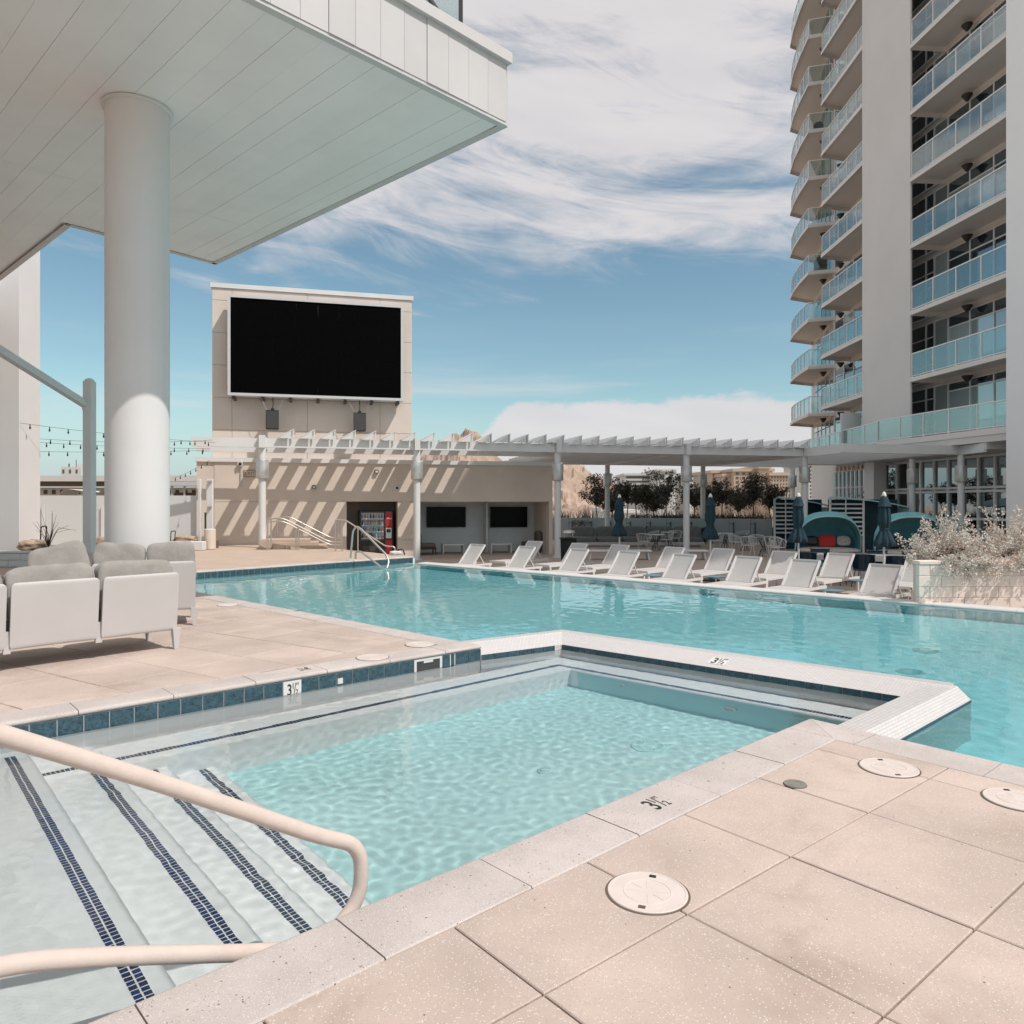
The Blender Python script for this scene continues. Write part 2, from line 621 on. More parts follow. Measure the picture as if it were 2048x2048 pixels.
WHITE = mat('white_paint', (.72, .705, .70), .45, var=.03, vscale=.8)
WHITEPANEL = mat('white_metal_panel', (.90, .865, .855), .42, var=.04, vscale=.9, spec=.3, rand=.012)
FASCIA = mat('sunlit_fascia_panel', (.60, .585, .585), .45, var=.05, vscale=.9, spec=.3, rand=.03)  # white panel colour darkened here to hold down the direct sun on it
STUCCO = mat('tan_stucco', (.66, .57, .495), .9, var=.06, vscale=.9, bump=.25, bscale=90)
STUCCO2 = mat('pale_stucco', (.68, .605, .545), .9, var=.05, vscale=.7, bump=.2, bscale=80)
TAUPEWALL = mat('grey_interior_wall', (.66, .665, .66), .85, var=.05)
PALESTEEL = mat('pale_grey_steel', (.70, .705, .70), .45, var=.05, vscale=1.0)
FRAMEGREY = mat('screen_frame_grey', (.62, .62, .62), .4, metal=.2)
BLACKSCREEN = mat('led_black', (.0015, .0015, .0018), .6, spec=.03)
TVGLASS = mat('tv_glass', (.003, .003, .003), .25, spec=.12)
BLACK = mat('black_metal', (.012, .012, .013), .45)
DARKGREY = mat('dark_grey', (.05, .05, .05), .5)
STEEL = mat('brushed_steel', (.60, .55, .50), .42, metal=.9, var=.06, vscale=30)
BRONZE = mat('frosted_lantern', (.60, .60, .58), .38, metal=.55, var=.2, vscale=4)
COVER = mat('beige_rail_cover', (.60, .51, .455), .8, var=.06, vscale=14, bump=.12, bscale=90)
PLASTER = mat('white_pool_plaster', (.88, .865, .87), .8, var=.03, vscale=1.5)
SPAFLOOR = mat('depth_tinted_plaster', (.50, .745, .755), .8, var=.05, vscale=1.2)  # white plaster with the aqua of light dimmed by deep water put in
POOLFLOOR = mat('aqua_plaster', (.52, .82, .86), .8, var=.05, vscale=.7)
NAVY = mat('navy_mosaic', (.006, .022, .11), .2, rand=.35)
NAVYDEEP = mat('navy_mosaic_run', (.012, .035, .09), .25, var=.4, vscale=60)
BLUETILE = marble_tile('blue_marble_tile')
MOSW = mosaic('white_mosaic', (.64, .615, .605), (.42, .40, .39), .060, .034, 131.0)
MOSC = mosaic('white_mosaic_return', (.66, .64, .63), (.44, .42, .41), .060, .034, 47.7)
LID = mat('cream_plastic', (.66, .585, .54), .5, var=.05, vscale=9, bump=.1, bscale=200)
LIDWHITE = mat('white_plastic', (.67, .655, .645), .45)
GREYLID = mat('grey_plastic', (.22, .22, .19), .55)
SLING = mat('sling_mesh', (.48, .465, .45), .75, var=.04, vscale=4, bump=.15, bscale=500)
CUSHION = mat('taupe_cushion', (.325, .305, .282), .95, var=.14, vscale=5, bump=.55, bscale=24, sheen=.2)
SOFAWHITE = mat('white_sling_back', (.54, .51, .50), .6, var=.025, vscale=2.5, bump=.08, bscale=600)
CUSHGREY = mat('grey_cushion', (.21, .22, .215), .95, var=.1, vscale=4)
UMBBLUE = mat('navy_teal_canvas', (.008, .036, .052), .85, var=.25, vscale=6, bump=.2, bscale=120)
TEAL = mat('aqua_canvas', (.15, .40, .45), .8, var=.12, vscale=3, bump=.2, bscale=60)
TEALROOF = mat('aqua_roof', (.36, .52, .54), .6, var=.08)
BLUECHAIR = mat('navy_plastic', (.012, .03, .05), .25)
REDCLOTH = mat('red_cloth', (.48, .035, .025), .85, var=.1, vscale=12)
RED = mat('red_panel', (.42, .02, .025), .4)
PATTERN = mat('patterned_cushion', (.45, .40, .36), .9, speck=[((.05, .06, .07), 28, .2, .5, .45)])
WOOD = mat('dark_wood', (.05, .035, .025), .6, var=.2, vscale=12)
BLOCK = mat('pink_block', (.85, .71, .63), .9, var=.05, vscale=3, bump=.3, bscale=90, rand=.025)
MORTAR = mat('block_mortar', (.66, .55, .48), .95)
ROCK = mat('tan_boulder', (.46, .34, .25), .95, var=.35, vscale=5, bump=.6, bscale=25)
SOIL = mat('planter_soil', (.16, .11, .08), .95, var=.3, vscale=12)
TOWERWALL = mat('tower_stucco', (.67, .635, .60), .85, var=.04, vscale=.3)
TOWERPIER = mat('tower_pier', (.69, .66, .635), .8, var=.04, vscale=.35)
SLABWHITE = mat('slab_paint', (.75, .70, .66), .8, var=.03, vscale=.5)
MULLION = mat('white_mullion', (.80, .80, .79), .4)
PILLARWHITE = mat('tower_white_paint', (.88, .87, .87), .7, var=.03, vscale=.3)
WINDARK = window_glass('coated_window', (.02, .035, .045), .22)
WINPALE = window_glass('curtained_window', (.36, .42, .42), .25)
WINSTORE = window_glass('storefront_glass', (.008, .012, .014), .30)
RAILGLASS = glass('balcony_glass', (.86, .95, .95), .10, .02, frost=.07, frostcol=(.7, .78, .78), fres=.45)
FROST = glass('frosted_glass', (.75, .85, .85), .05, .25, frost=.8, frostcol=(.60, .68, .69))
FROSTL = glass('pale_frosted_glass', (.8, .85, .85), .04, .25, frost=.92, frostcol=(.84, .86, .86), front=.8)
POSTTEAL = mat('fence_post', (.10, .14, .15), .5)
HILL = mat('desert_rock', (.42, .315, .245), .95, var=.35, vscale=.045, bump=.9, bscale=.4)
BARK = mat('bark', (.06, .045, .035), .9)
LEAF = mat('dark_leaf', (.050, .048, .034), .7, var=.45, vscale=2.2)
DRYLEAF = mat('dry_blossom', (.82, .74, .67), .85, var=.22, vscale=14)
DRYSTEM = mat('dry_stem', (.62, .53, .45), .85, var=.2, vscale=12)
INK = mat('black_ink', (.015, .014, .013), .6)
LABELWHITE = mat('number_tile', (.72, .70, .68), .3)
CITYTAN = mat('city_tan', (.50, .395, .31), .9, var=.05, vscale=.1)
CITYWHITE = mat('city_white', (.60, .59, .57), .9, var=.04, vscale=.1)
CITYDARK = mat('city_window', (.10, .095, .09), .4)
CITYROOF = mat('city_grey', (.38, .36, .34), .9)
BROWN = mat('weathered_steel', (.12, .075, .05), .8)
LAMPDARK = mat('lamp_bronze', (.03, .026, .022), .6)
GROUNDFAR = mat('desert_ground', (.42, .33, .26), .95, var=.15, vscale=.02)
POOLWATER = water('pool_water', (.74, .965, .985))
SPAWATER = water('spa_water', (.93, .985, .985))

# ------------------------------------------------------------------ plan of the pool deck
ZW = -0.17                     # water level
ZT = -0.55                     # lower lounge terrace
V2 = Vector
uA, nA = azv(47.2), azv(137.2)
uB, nB = azv(139.4), azv(229.4)
uC, nC = azv(48.4), azv(-41.6)
uD, nD = azv(-46.5), azv(223.5)
uF, nF = azv(42.4), azv(-47.6)
uE, nE = azv(131.3), azv(41.3)
a1 = V2((2.21, 5.58))
cC = V2((-0.34, 8.42))
pF = V2((-2.90, 22.22))
pE = V2((-2.68, 21.52))
pL = line_x(cC, uD, pF, uF)
pK = line_x(pF, uF, pE, uE)
CW = 0.36

def receiver(o):
    o.cycles.is_caustics_receiver = True
    return o

def struct(name, mb, m, smooth=False):
    return tag(mb.build(name, m, None, smooth), kind='structure')

def extrude(mb, p0, p1, n, prof, k0=0.0, k1=0.0, caps=True):
    """Sweep profile [(across, z)] from p0 to p1; k0, k1 skew the ends for mitres."""
    d = (p1 - p0).normalized()
    m = len(prof)
    vs = []
    for p, k in ((p0, k0), (p1, k1)):
        for t, z in prof:
            q = p + n * t + d * (k * t)
            vs.append((q.x, q.y, z))
    flip = d.x * n.y - d.y * n.x < 0
    fs = []
    for i in range(m):
        j = (i + 1) % m
        q = (i, j, m + j, m + i)
        fs.append(q[::-1] if flip else q)
    if caps:
        fs += [tuple(range(m))[::-1], tuple(range(m, 2 * m))]
    mb.add(vs, fs)

# the wide land around the roof deck
g = MB()
N = 24
for i in range(N):
    for j in range(N):
        x0, y0 = -3000 + 6000 * i / N, -1500 + 6000 * j / N
        g.add([(x0, y0, -14), (x0 + 6000 / N, y0, -14), (x0 + 6000 / N, y0 + 6000 / N, -14), (x0, y0 + 6000 / N, -14)], [(0, 1, 2, 3)])
struct('ground', g, GROUNDFAR)

# deck slabs under the pavers
near_poly = [a1 + nA * .03 + nB * .03, a1 + uB * 11 + nB * .03, V2((12, -9)), V2((-10, -9)), a1 - uA * 12 + nA * .03]
near_deck = struct('near_deck', MB().prism(near_poly, -1.6, -.046), GROUT)
left_poly = [cC + nC * .03 + nD * .03, cC - uC * 14 + nC * .03, V2((-34, 2)), V2((-34, 40)), V2((-12.0, 31)), V2((-7.75, 28.2)), V2((-5.6, 25.4)),
             pF + nF * .36, pF + nF * .03, pL + nF * .03 + nD * .03]
ld = MB()
ld.prism([left_poly[0], left_poly[1], left_poly[2], V2((-34, 16.2)), left_poly[9]], -1.6, -.046)
left_deck = struct('left_deck', ld, GROUT)
fd = MB()
fd.prism([left_poly[9], V2((-34, 16.2)), left_poly[3], left_poly[4], left_poly[5], left_poly[6], left_poly[7], left_poly[8]], -1.6, -.004)
far_deck = struct('far_deck', fd, DECKFAR)

def pavers(name, parent, org, a, size, i0, i1, j0, j1, planes, keep):
    u, v = azv(a), azv(a + 90)
    rnd = random.Random(4)
    full = MB().slab_bevel([V2((.004, .004)), V2((size - .004, .004)), V2((size - .004, size - .004)), V2((.004, size - .004))], -.045, 0, .004).mesh(name, PAVER)
    for i in range(i0, i1):
        for j in range(j0, j1):
            c0 = org + u * (i * size) + v * (j * size)
            poly = [c0 + u * .004 + v * .004, c0 + u * (size - .004) + v * .004, c0 + u * (size - .004) + v * (size - .004), c0 + u * .004 + v * (size - .004)]
            if not keep(c0 + (u + v) * (size / 2)):
                continue
            cut = poly
            for p, n in planes:
                cut = clip(cut, p, n) if cut else cut
            if len(cut) < 3 or abs(area(cut)) < .004:
                continue
            dz = rnd.uniform(-.003, .001)
            if abs(abs(area(cut)) - abs(area(poly))) < 1e-5:
                o = link('paver', full, parent, (c0.x, c0.y, dz), None)
                o.rotation_euler = (0, 0, math.atan2(u.y, u.x))
                if v.dot(V2((-u.y, u.x))) < 0:
                    o.scale = (1, -1, 1)
            else:
                MB().slab_bevel(cut, -.045, dz, .004).build('paver', PAVER, parent)

pavers('paver', near_deck, V2((1.260, 3.395)), 50.5, .75, -7, 6, -3, 6,
       [(a1 + nA * (CW + .007), nA), (a1 + nB * (CW + .007), nB)], lambda c: c.y > -.6 and abs(c.x) < 6)
pavers('paver', left_deck, V2((-3.866, 10.21)), 32.5, .735, -7, 9, -14, 9,
       [(cC + nC * .342, nC), (cC + nD * .342, nD)], lambda c: 3 < c.y < 16.6 and c.x > -10.5)

# coping stones
NOSE = [(0.03, -.045), (.012, -.040), (.002, -.030), (0, -.022), (.004, -.010), (.014, -.002), (.026, 0)]
def coping(parent, p0, p1, n, wd, lengths, k0=0.0, k1=0.0, z=0.0):
    d = (p1 - p0)
    total = d.length
    d = d / total
    s = 0.0
    i = 0
    rnd = random.Random(int(total * 100))
    while s < total - .02:
        l = lengths[i] if i < len(lengths) else lengths[-1]
        e = min(total, s + l)
        if total - e < .18:
            e = total
        dz = z + rnd.uniform(-.0015, .0015)
        prof = [(t, q + dz) for t, q in NOSE] + [(wd - .006, dz), (wd, dz - .006), (wd, dz - .045)]
        mb = MB()
        extrude(mb, p0 + d * (s + (.003 if s else 0)), p0 + d * (e - .003), n, prof, k0 if s == 0 else 0, k1 if e == total else 0)
        mb.build('coping_stone', COPING, parent, smooth=35)
        s = e
        i += 1
inner = line_x(a1 + nA * CW, uA, a1 + nB * CW, uB)
kA = (inner - a1).dot(uA) / CW
kB = (inner - a1).dot(uB) / CW
a0 = ground(669, 1835)
startA = a0 - uA * (.72 * 5)
sA = a1 - uA * ((a1 - startA).dot(uA))
coping(near_deck, sA, a1, nA, CW, [.72], 0, kA)
coping(near_deck, a1, a1 + uB * 5.2, nB, CW, [.50, .76], kB, 0)
coping(left_deck, cC - uC * 8.2, cC, nC, .33, [.70])
coping(left_deck, cC + uD * .335, pL, nD, .33, [.38, .72])
coping(far_deck, pL, pF, nF, .35, [.72], z=.001)

# blue waterline tiles (each one a piece)
def tiles(parent, p0, p1, n, size, z0, z1, skip=()):
    """n points from the wall towards the water."""
    d = p1 - p0
    total = d.length
    d = d / total
    k = int(total / size + 1e-4)
    me = MB().box(.004, 0, z0, size - .004, .009, z1).mesh('tile', BLUETILE)
    rz = math.atan2(d.y, d.x)
    left = V2((-d.y, d.x))
    for i in range(k):
        if i in skip:
            continue
        p = p0 + d * (i * size) + (n * .002 if left.dot(n) > 0 else n * .002)
        o = link('tile', me, parent, (p.x, p.y, 0), rz)
        if left.dot(n) < 0:
            o.scale = (1, -1, 1)
        receiver(o)

spa = tag(MB().box(0, 0, -1.7, .01, .01, -1.69).build('spa_basin', PLASTER), kind='structure')
wc = cC + nC * .022                                     # wall plane under the C coping
sm = MB()
sm.prism([wc - uC * 9, wc, wc + nC * .2, wc - uC * 9 + nC * .2], -1.35, -.046)
receiver(sm.build('spa_wall', PLASTER, spa))
SK = 0.18
n_c = 44
cstart = wc - uC * (n_c * SK) - nC * .0
tiles(spa, cstart, wc, -nC, SK, -.178, -.05, skip=(n_c - 5, n_c - 4, n_c - 3, n_c - 13))
# skimmer mouth and the half tiles beside it
sk0 = wc - uC * (5 * SK)
fr = MB()
for s0, s1, z0, z1 in ((0, .03, -.235, -.05), (.33, .36, -.235, -.05), (.03, .33, -.235, -.19), (.03, .33, -.07, -.05)):
    q = sk0 + uC * s0
    fr.prism([q, q + uC * (s1 - s0), q + uC * (s1 - s0) - nC * .012, q - nC * .012], z0, z1)
receiver(fr.build('skimmer_frame', LIDWHITE, spa))
sk_in = MB()
q = sk0 + uC * .03
sk_in.prism([q, q + uC * .30, q + uC * .30 - nC * .006, q - nC * .006], -.19, -.07)
sk_in.build('skimmer_mouth_shade', DARKGREY, spa)  # flat dark plate painted for the shade inside, no recess behind it
fl = MB()
q = sk0 + uC * .12 - nC * .006
fl.prism([q, q + uC * .12, q + uC * .12 - nC * .006, q - nC * .006], -.095, -.072)
fl.build('skimmer_flap', LIDWHITE, spa)
q = sk0 + uC * .36
for s0, s1 in ((.0, .11), (.12, .17)):
    receiver(MB().prism([q + uC * (s0 + .004), q + uC * (s1 - .004), q + uC * (s1 - .004) - nC * .009, q + uC * (s0 + .004) - nC * .009], -.235, -.05).build('tile', BLUETILE, spa))
GR = mat('white_grout', (.62, .63, .63), .8)
gq = MB()
gq.prism([cstart, wc, wc - nC * .0035, cstart - nC * .0035], -.24, -.047)
receiver(gq.build('grout', GR, spa))

# raised mosaic walls between spa and pool
s0p, s1p = wc - nC * .012, V2((.605, 9.045))
e_w = V2((3.50, 6.575))
uS = (s1p - s0p).normalized(); nS = V2((-uS.y, uS.x))
uW = (e_w - s1p).normalized(); nW = V2((-uW.y, uW.x))
PROFW = [(0, -1.3), (0, -.112), (.34, -.042), (.36, -.034), (.485, -.034), (.50, -.042), (.56, -.16), (.56, -1.45)]
weir = tag(MB().box(0, 0, -1.72, .01, .01, -1.71).build('spa_weir_wall', MOSW), kind='structure')
mb = MB()
kS = math.tan(uS.angle(uW) / 2)
extrude(mb, s0p - uS * .005, s1p, nS, PROFW, 0, kS)
receiver(mb.build('weir_return', MOSC, weir))
mb = MB()
extrude(mb, s1p, e_w + uW * .24, nW, PROFW, -kS, 0)
receiver(mb.build('weir_run', MOSW, weir))
nP = azv(137.7); uP = azv(47.7)
p1s = line_x(V2((2.42, 5.56)), uP, a1, uB) - uP * .12
p1e = V2((3.99, 6.73)) - nP * .205
PROFP = [(0, -1.3), (0, -.052), (.004, -.046), (.205, -.046), (.212, -.05), (.318, -.148), (.318, -1.45)]
mb = MB()
extrude(mb, p1s, p1e, nP, PROFP, 0, 0.0)
receiver(mb.build('weir_block', MOSC, weir))
mb = MB()
extrude(mb, p1s, p1e, nP, [(.300, -.165), (.300, -.152), (.3235, -.152), (.3235, -.185)], 0, 0)
receiver(mb.build('dark_trim', NAVYDEEP, weir))
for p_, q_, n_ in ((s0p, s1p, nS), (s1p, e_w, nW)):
    receiver(MB().prism([p_, q_, q_ - n_ * .004, p_ - n_ * .004], -.60, -.186).build('weir_light_cladding', PLASTER, weir))  # pale cladding added to stand in for light scattered underwater
tiles(weir, s0p, s1p, -nS, .170, -.185, -.114)
tiles(weir, s1p, e_w, -nW, .170, -.185, -.114)

# steps, shelf, floor and benches under the spa water
uT, vT = azv(49.0), azv(139.0)
def sbox(mb, s0, s1, v0, v1, z0, z1):
    q = [uT * s0 + vT * v0, uT * s1 + vT * v0, uT * s1 + vT * v1, uT * s0 + vT * v1]
    mb.prism(q, z0, z1)
S_ST = [.811, 1.258, 1.631, 1.989]
S_D = [.20, .42, .64, .86, 1.07]
for k in range(4):
    mb = MB()
    lo = -9 if k == 0 else S_ST[k - 1]
    q = [uT * lo + vT * -6.7, uT * (S_ST[k] + .12) + vT * -6.7, uT * (S_ST[k] + .12) + vT * -2.55, uT * lo + vT * -2.55]
    mb.slab_bevel(q, -1.6, ZW - S_D[k], .035)
    receiver(mb.build('shelf' if k == 0 else 'step', PLASTER, spa, smooth=50))
flp = [uT * 1.9 + vT * -6.7, uT * 6.9 + vT * -6.7, uT * 6.9 + vT * -2.4, uT * 1.9 + vT * -2.4]
receiver(MB().prism(flp, -1.7, ZW - 1.07).build('spa_floor', SPAFLOOR, spa))
bq = [wc - uC * 8.6, s1p + nS * .02, s1p - nS * .53 + uS * .05, wc - uC * 8.6 - nC * .53]
bm = MB(); bm.slab_bevel([V2(p) for p in bq], -1.6, ZW - .40, .04)
receiver(bm.build('bench', PLASTER, spa, smooth=50))
bq = [s1p - nW * .02 - uW * .05, e_w + uW * .12, e_w + uW * .12 - nW * .47, s1p - nW * .47 - uW * .05]
bm = MB(); bm.slab_bevel([V2(p) for p in bq], -1.6, ZW - .402, .04)
receiver(bm.build('bench', PLASTER, spa, smooth=50))
# deep risers clad in the floor colour, the water's depth tint painted on
for p_, q_, n_ in ((wc - uC * 4.6 - nC * .5302, s1p - nS * .5302 - uS * .49, -nC), (s1p - nW * .4702 + uW * .56, e_w + uW * .12 - nW * .4702, -nW)):
    receiver(MB().prism([p_, q_, q_ + n_ * .004, p_ + n_ * .004], -1.3, ZW - .46).build('bench_riser', SPAFLOOR, spa))
aw = a1 + nA * .022
nwall = MB()
nwall.prism([aw - uA * 9, aw, aw + nA * .2, aw - uA * 9 + nA * .2], -1.6, -.047)
receiver(nwall.build('spa_wall', PLASTER, spa))

# navy step-edge mosaics
tile_me = MB().box(-.0125, -.0145, 0, .0125, .0145, .004).mesh('mosaic_tile', NAVY)
rnd = random.Random(9)
spots = []
for k in range(4):
    for row in (-.0185, .0185):
        v = -2.60
        while v > -6.45:
            p = uT * (S_ST[k] + row) + vT * v
            if p.y > 1.2 and p.x / max(p.y, .1) > -.95:
                spots.append((p.length, p, ZW - S_D[k] + .0005, k))
            v -= .0335
spots.sort(key=lambda q: (q[3] > 1, q[0]))
run = MB()
rzT = math.atan2(-vT.y, -vT.x)
for i, (_, p, z, k) in enumerate(spots):
    if i < 300:
        o = link('mosaic_tile', tile_me, spa, (p.x, p.y, z), rzT + rnd.uniform(-.04, .04))
        receiver(o)
    else:
        run.box(-.0125, -.0145, 0, .0125, .0145, .004, Matrix.Translation((p.x, p.y, z)) @ Matrix.Rotation(rzT + rnd.uniform(-.05, .05), 4, 'Z'))
def trim(mb, p0, p1, n, z, pitch=.03):
    d = p1 - p0
    L = d.length
    d = d / L
    rz = math.atan2(d.y, d.x)
    s = 0
    while s < L:
        for r_ in (0, .034):
            p = p0 + d * s + n * r_
            mb.box(-.0125, -.0145, 0, .0125, .0145, .004, Matrix.Translation((p.x, p.y, z)) @ Matrix.Rotation(rz, 4, 'Z'))
        s += pitch
corner_b = s1p - nS * .46 + uS * .46 * 0 + (-nW) * .0
tcn = line_x(wc - nC * .455, uC, s1p - nW * .37, uW)
trim(run, wc - nC * .455 - uC * 5.3, tcn, -nC, ZW - .3995)
trim(run, tcn, tcn + uW * 3.5, -nW, ZW - .4015)
receiver(tag(run.build('step_mosaic', NAVYDEEP, spa), kind='stuff'))

# drains and return fittings in the spa
def fitting(px, py, depth, r, name, m, parent, nrm=None):
    g0 = ground(px, py, ZW)
    d = g0.length
    t2 = math.asin(math.sin(math.atan2(d, EYE - ZW)) / 1.33)
    p = g0 * (1 + depth * math.tan(t2) / d)
    mb = MB()
    mb.lathe([(r * 1.06, 0), (r * 1.02, .018), (r * .82, .026), (r * .78, .018), (.01, .018)], 28)
    for i in range(24):
        t = 2 * math.pi * i / 24
        mb.bar((.55 * r * math.cos(t), .55 * r * math.sin(t), .022), (.78 * r * math.cos(t), .78 * r * math.sin(t), .022), .006, .006)
    o = mb.build(name, m, parent, smooth=40, loc=(p.x, p.y, ZW - depth))
    return receiver(o)
fitting(1297, 1492, 1.07, .15, 'floor_drain', SPAFLOOR, spa)
fitting(1007, 1397, 1.07, .13, 'floor_drain', SPAFLOOR, spa)
fitting(1090, 1542, 1.07, .06, 'floor_inlet', SPAFLOOR, spa)
jet = line_x(wc, uC, s1p - nW * .48, uW)
def jet_ring(p, n, z, r):
    mb = MB().lathe([(r, 0), (r, .02), (r * .7, .03), (r * .6, .01), (.005, .01)], 18)
    M = Matrix.Translation((p.x, p.y, z)) @ Vector((n.x, n.y, 0)).to_track_quat('Z', 'Y').to_matrix().to_4x4()
    b2 = MB(); b2.v = [tuple(M @ Vector(q)) for q in mb.v]; b2.f = mb.f
    receiver(b2.build('jet', LIDWHITE, spa, smooth=40))
jet_ring(s1p - nW * .47 + uW * 1.15, -nW, ZW - .62, .035)
jet_ring(s1p - nW * .47 + uW * 2.35, -nW, ZW - .72, .07)

# big pool basin
pool = tag(MB().box(0, 0, -1.9, .01, .01, -1.89).build('pool_basin', POOLFLOOR), kind='structure')
pR1 = pE + uE * 21
pR2 = a1 + uB * 10.5
PF = -1.30
fl_poly = [cC + nC * .3 + nD * .2, pL + nD * .2 + nF * .2, pK + nF * .3 + nE * .3, pR1 + nE * .3 + uE * .3, pR2 + uB * .3, a1 - uB * 3.0 - nB * 1.2]
receiver(MB().prism(fl_poly, PF - .2, PF).build('pool_floor', POOLFLOOR, pool))
def wall(name, p0, p1, n, z0, z1, m, th=.25, off=0.0):
    mb = MB().prism([p0 + n * off, p1 + n * off, p1 + n * (off + th), p0 + n * (off + th)], z0, z1)
    return receiver(mb.build(name, m, pool))
wall('pool_wall', cC + uD * .35, pL - nF * .02, nD, -1.5, -.047, POOLFLOOR, .2, .022)
wall('pool_wall', pL - uF * .1, pF + uF * .04, nF, -1.5, -.048, POOLFLOOR, .2, .022)
wall('pool_wall', pE - uE * .2, pR1, nE, -1.5, -.20, POOLFLOOR, .3, .0)
wall('pool_wall', a1 + uB * .03, pR2, nB, -1.5, -.047, POOLFLOOR, .2, .022)
receiver(MB().prism([pR1, pR2, pR2 + uE * .3, pR1 + uE * .3], -1.5, -.05).build('pool_wall', POOLFLOOR, pool))
LEDGE = mat('weir_ledge', (.66, .645, .63), .5, var=.06, vscale=1.5)
led = MB()
p0 = pE - uE * .05
while (p0 - pE).dot(uE) < 20.5:
    led = MB()
    extrude(led, p0 + uE * .002, p0 + uE * 1.198, nE, [(-.004, -.22), (-.004, -.155), (.010, -.138), (.34, -.128), (.36, -.140), (.36, -.30)])
    led.build('ledge_stone', LEDGE, pool, smooth=35)
    p0 = p0 + uE * 1.2
tiles(pool, pL + nF * .022, pF + nF * .022 + uF * .05, -nF, .158, -.235, -.05)
gq = MB(); q0 = pL + nF * .022
gq.prism([q0, pF + nF * .022, pF + nF * .022 - nF * .0035, q0 - nF * .0035], -.24, -.049)
receiver(gq.build('grout', GR, pool))
bm = MB(); bm.slab_bevel([pL + nF * .04, pF + nF * .04, pF - nF * .62, pL - nF * .62], PF, ZW - .38, .03)
receiver(bm.build('pool_bench', PLASTER, pool, smooth=50))
bt = MB(); trim(bt, pL - nF * .55, pF - nF * .55, nF, ZW - .3795, .05)
receiver(tag(bt.build('bench_mosaic', NAVYDEEP, pool), kind='stuff'))
mat('pool_drain_plastic', (.36, .62, .65), .6)
def pool_drain(px, py, r):
    fitting(px, py, -PF + ZW, r, 'pool_drain', MATS['pool_drain_plastic'], pool)
pool_drain(1855, 1302, .16); pool_drain(1822, 1344, .16)

# water sheets: rippled surfaces, real refraction
def water_sheet(name, poly, step, amps, m, org, a, seed):
    u, v = azv(a), azv(a + 90)
    xs = [(p - org).dot(u) for p in poly]; ys = [(p - org).dot(v) for p in poly]
    nx = int((max(xs) - min(xs)) / step) + 2; ny = int((max(ys) - min(ys)) / step) + 2
    x0, y0 = min(xs) - step * .5, min(ys) - step * .5
    lp = [V2(((p - org).dot(u), (p - org).dot(v))) for p in poly]
    cells = []
    for j in range(ny):
        for i in range(nx):
            if inside(lp, x0 + (i + .5) * step, y0 + (j + .5) * step):
                cells.append((i, j))
    ids, vs, fs = {}, [], []
    def vid(i, j):
        k = (i, j)
        if k not in ids:
            ids[k] = len(vs)
            p = org + u * (x0 + i * step) + v * (y0 + j * step)
            h = 0.0
            for am, sc, an in amps:
                h += am * noise.noise(Vector((p.x * sc * an[0] + p.y * sc * an[1], p.y * sc * an[2] - p.x * sc * an[3], seed + sc)))
            vs.append((p.x, p.y, ZW + h))
        return ids[k]
    for i, j in cells:
        fs.append((vid(i, j), vid(i, j + 1), vid(i + 1, j + 1), vid(i + 1, j)))
    mb = MB(); mb.v, mb.f = vs, fs
    me = mb.mesh(name, m)
    me.polygons.foreach_set('use_smooth', [True] * len(fs))
    o = link(name, me)
    if len(fs) and me.polygons[0].normal.z < 0:
        me.flip_normals()
    o.cycles.is_caustics_caster = True
    return tag(o, kind='structure')
iso = (1, 0, 1, 0)
pool_poly = [cC + nC * .12 + nD * .1, pL + nD * .1 + nF * .1, pK + nF * .1 + nE * .06 + uF * .1, pR1 + nE * .06, pR2 + nB * .08, a1 + nB * .08 + uB * .45,
             V2((4.0, 6.70)) - nP * .10, s1p + nW * .30 + nS * .30, s0p + nS * .30 - uS * .2]
pool_water = water_sheet('pool_water', pool_poly, .058, [(.0020, 1.1, (1, .25, 1, .2)), (.0017, 3.6, iso), (.0022, 8.0, (1, .2, .8, 0))], POOLWATER, cC, 131.3, 3.0)
spa_poly = [a1 + nA * .1 + uA * .05, p1s + nP * .1, V2((3.99, 6.73)) - nP * .10 - uP * .3, e_w + nW * .2, s1p + nW * .2 + nS * .2, s0p + nS * .2, wc + nC * .05,
            wc - uC * 8.5 + nC * .05, a1 - uA * 8.5 + nA * .1]
spa_water = water_sheet('spa_water', spa_poly, .024, [(.0010, 1.7, iso), (.0008, 5.5, (1, .2, .9, .1)), (.0010, 14.0, iso)], SPAWATER, cC, 48, 11.0)

# ------------------------------------------------------------------ depth marks (writing)
def text_mesh(mb, s, size, M, squeeze=1.0):
    cu = bpy.data.curves.new('t', 'FONT')
    cu.body = s
    cu.size = size
    cu.align_x = 'CENTER'
    cu.extrude = .0006
    cu.offset = size * .012
    o = bpy.data.objects.new('t', cu)
    COL.objects.link(o)
    dg = bpy.context.evaluated_depsgraph_get()
    me = bpy.data.meshes.new_from_object(o.evaluated_get(dg))
    mb.add([(q.co.x * squeeze, q.co.y, q.co.z) for q in me.vertices], [tuple(p.vertices) for p in me.polygons], M)
    bpy.data.objects.remove(o); bpy.data.curves.remove(cu); bpy.data.meshes.remove(me)

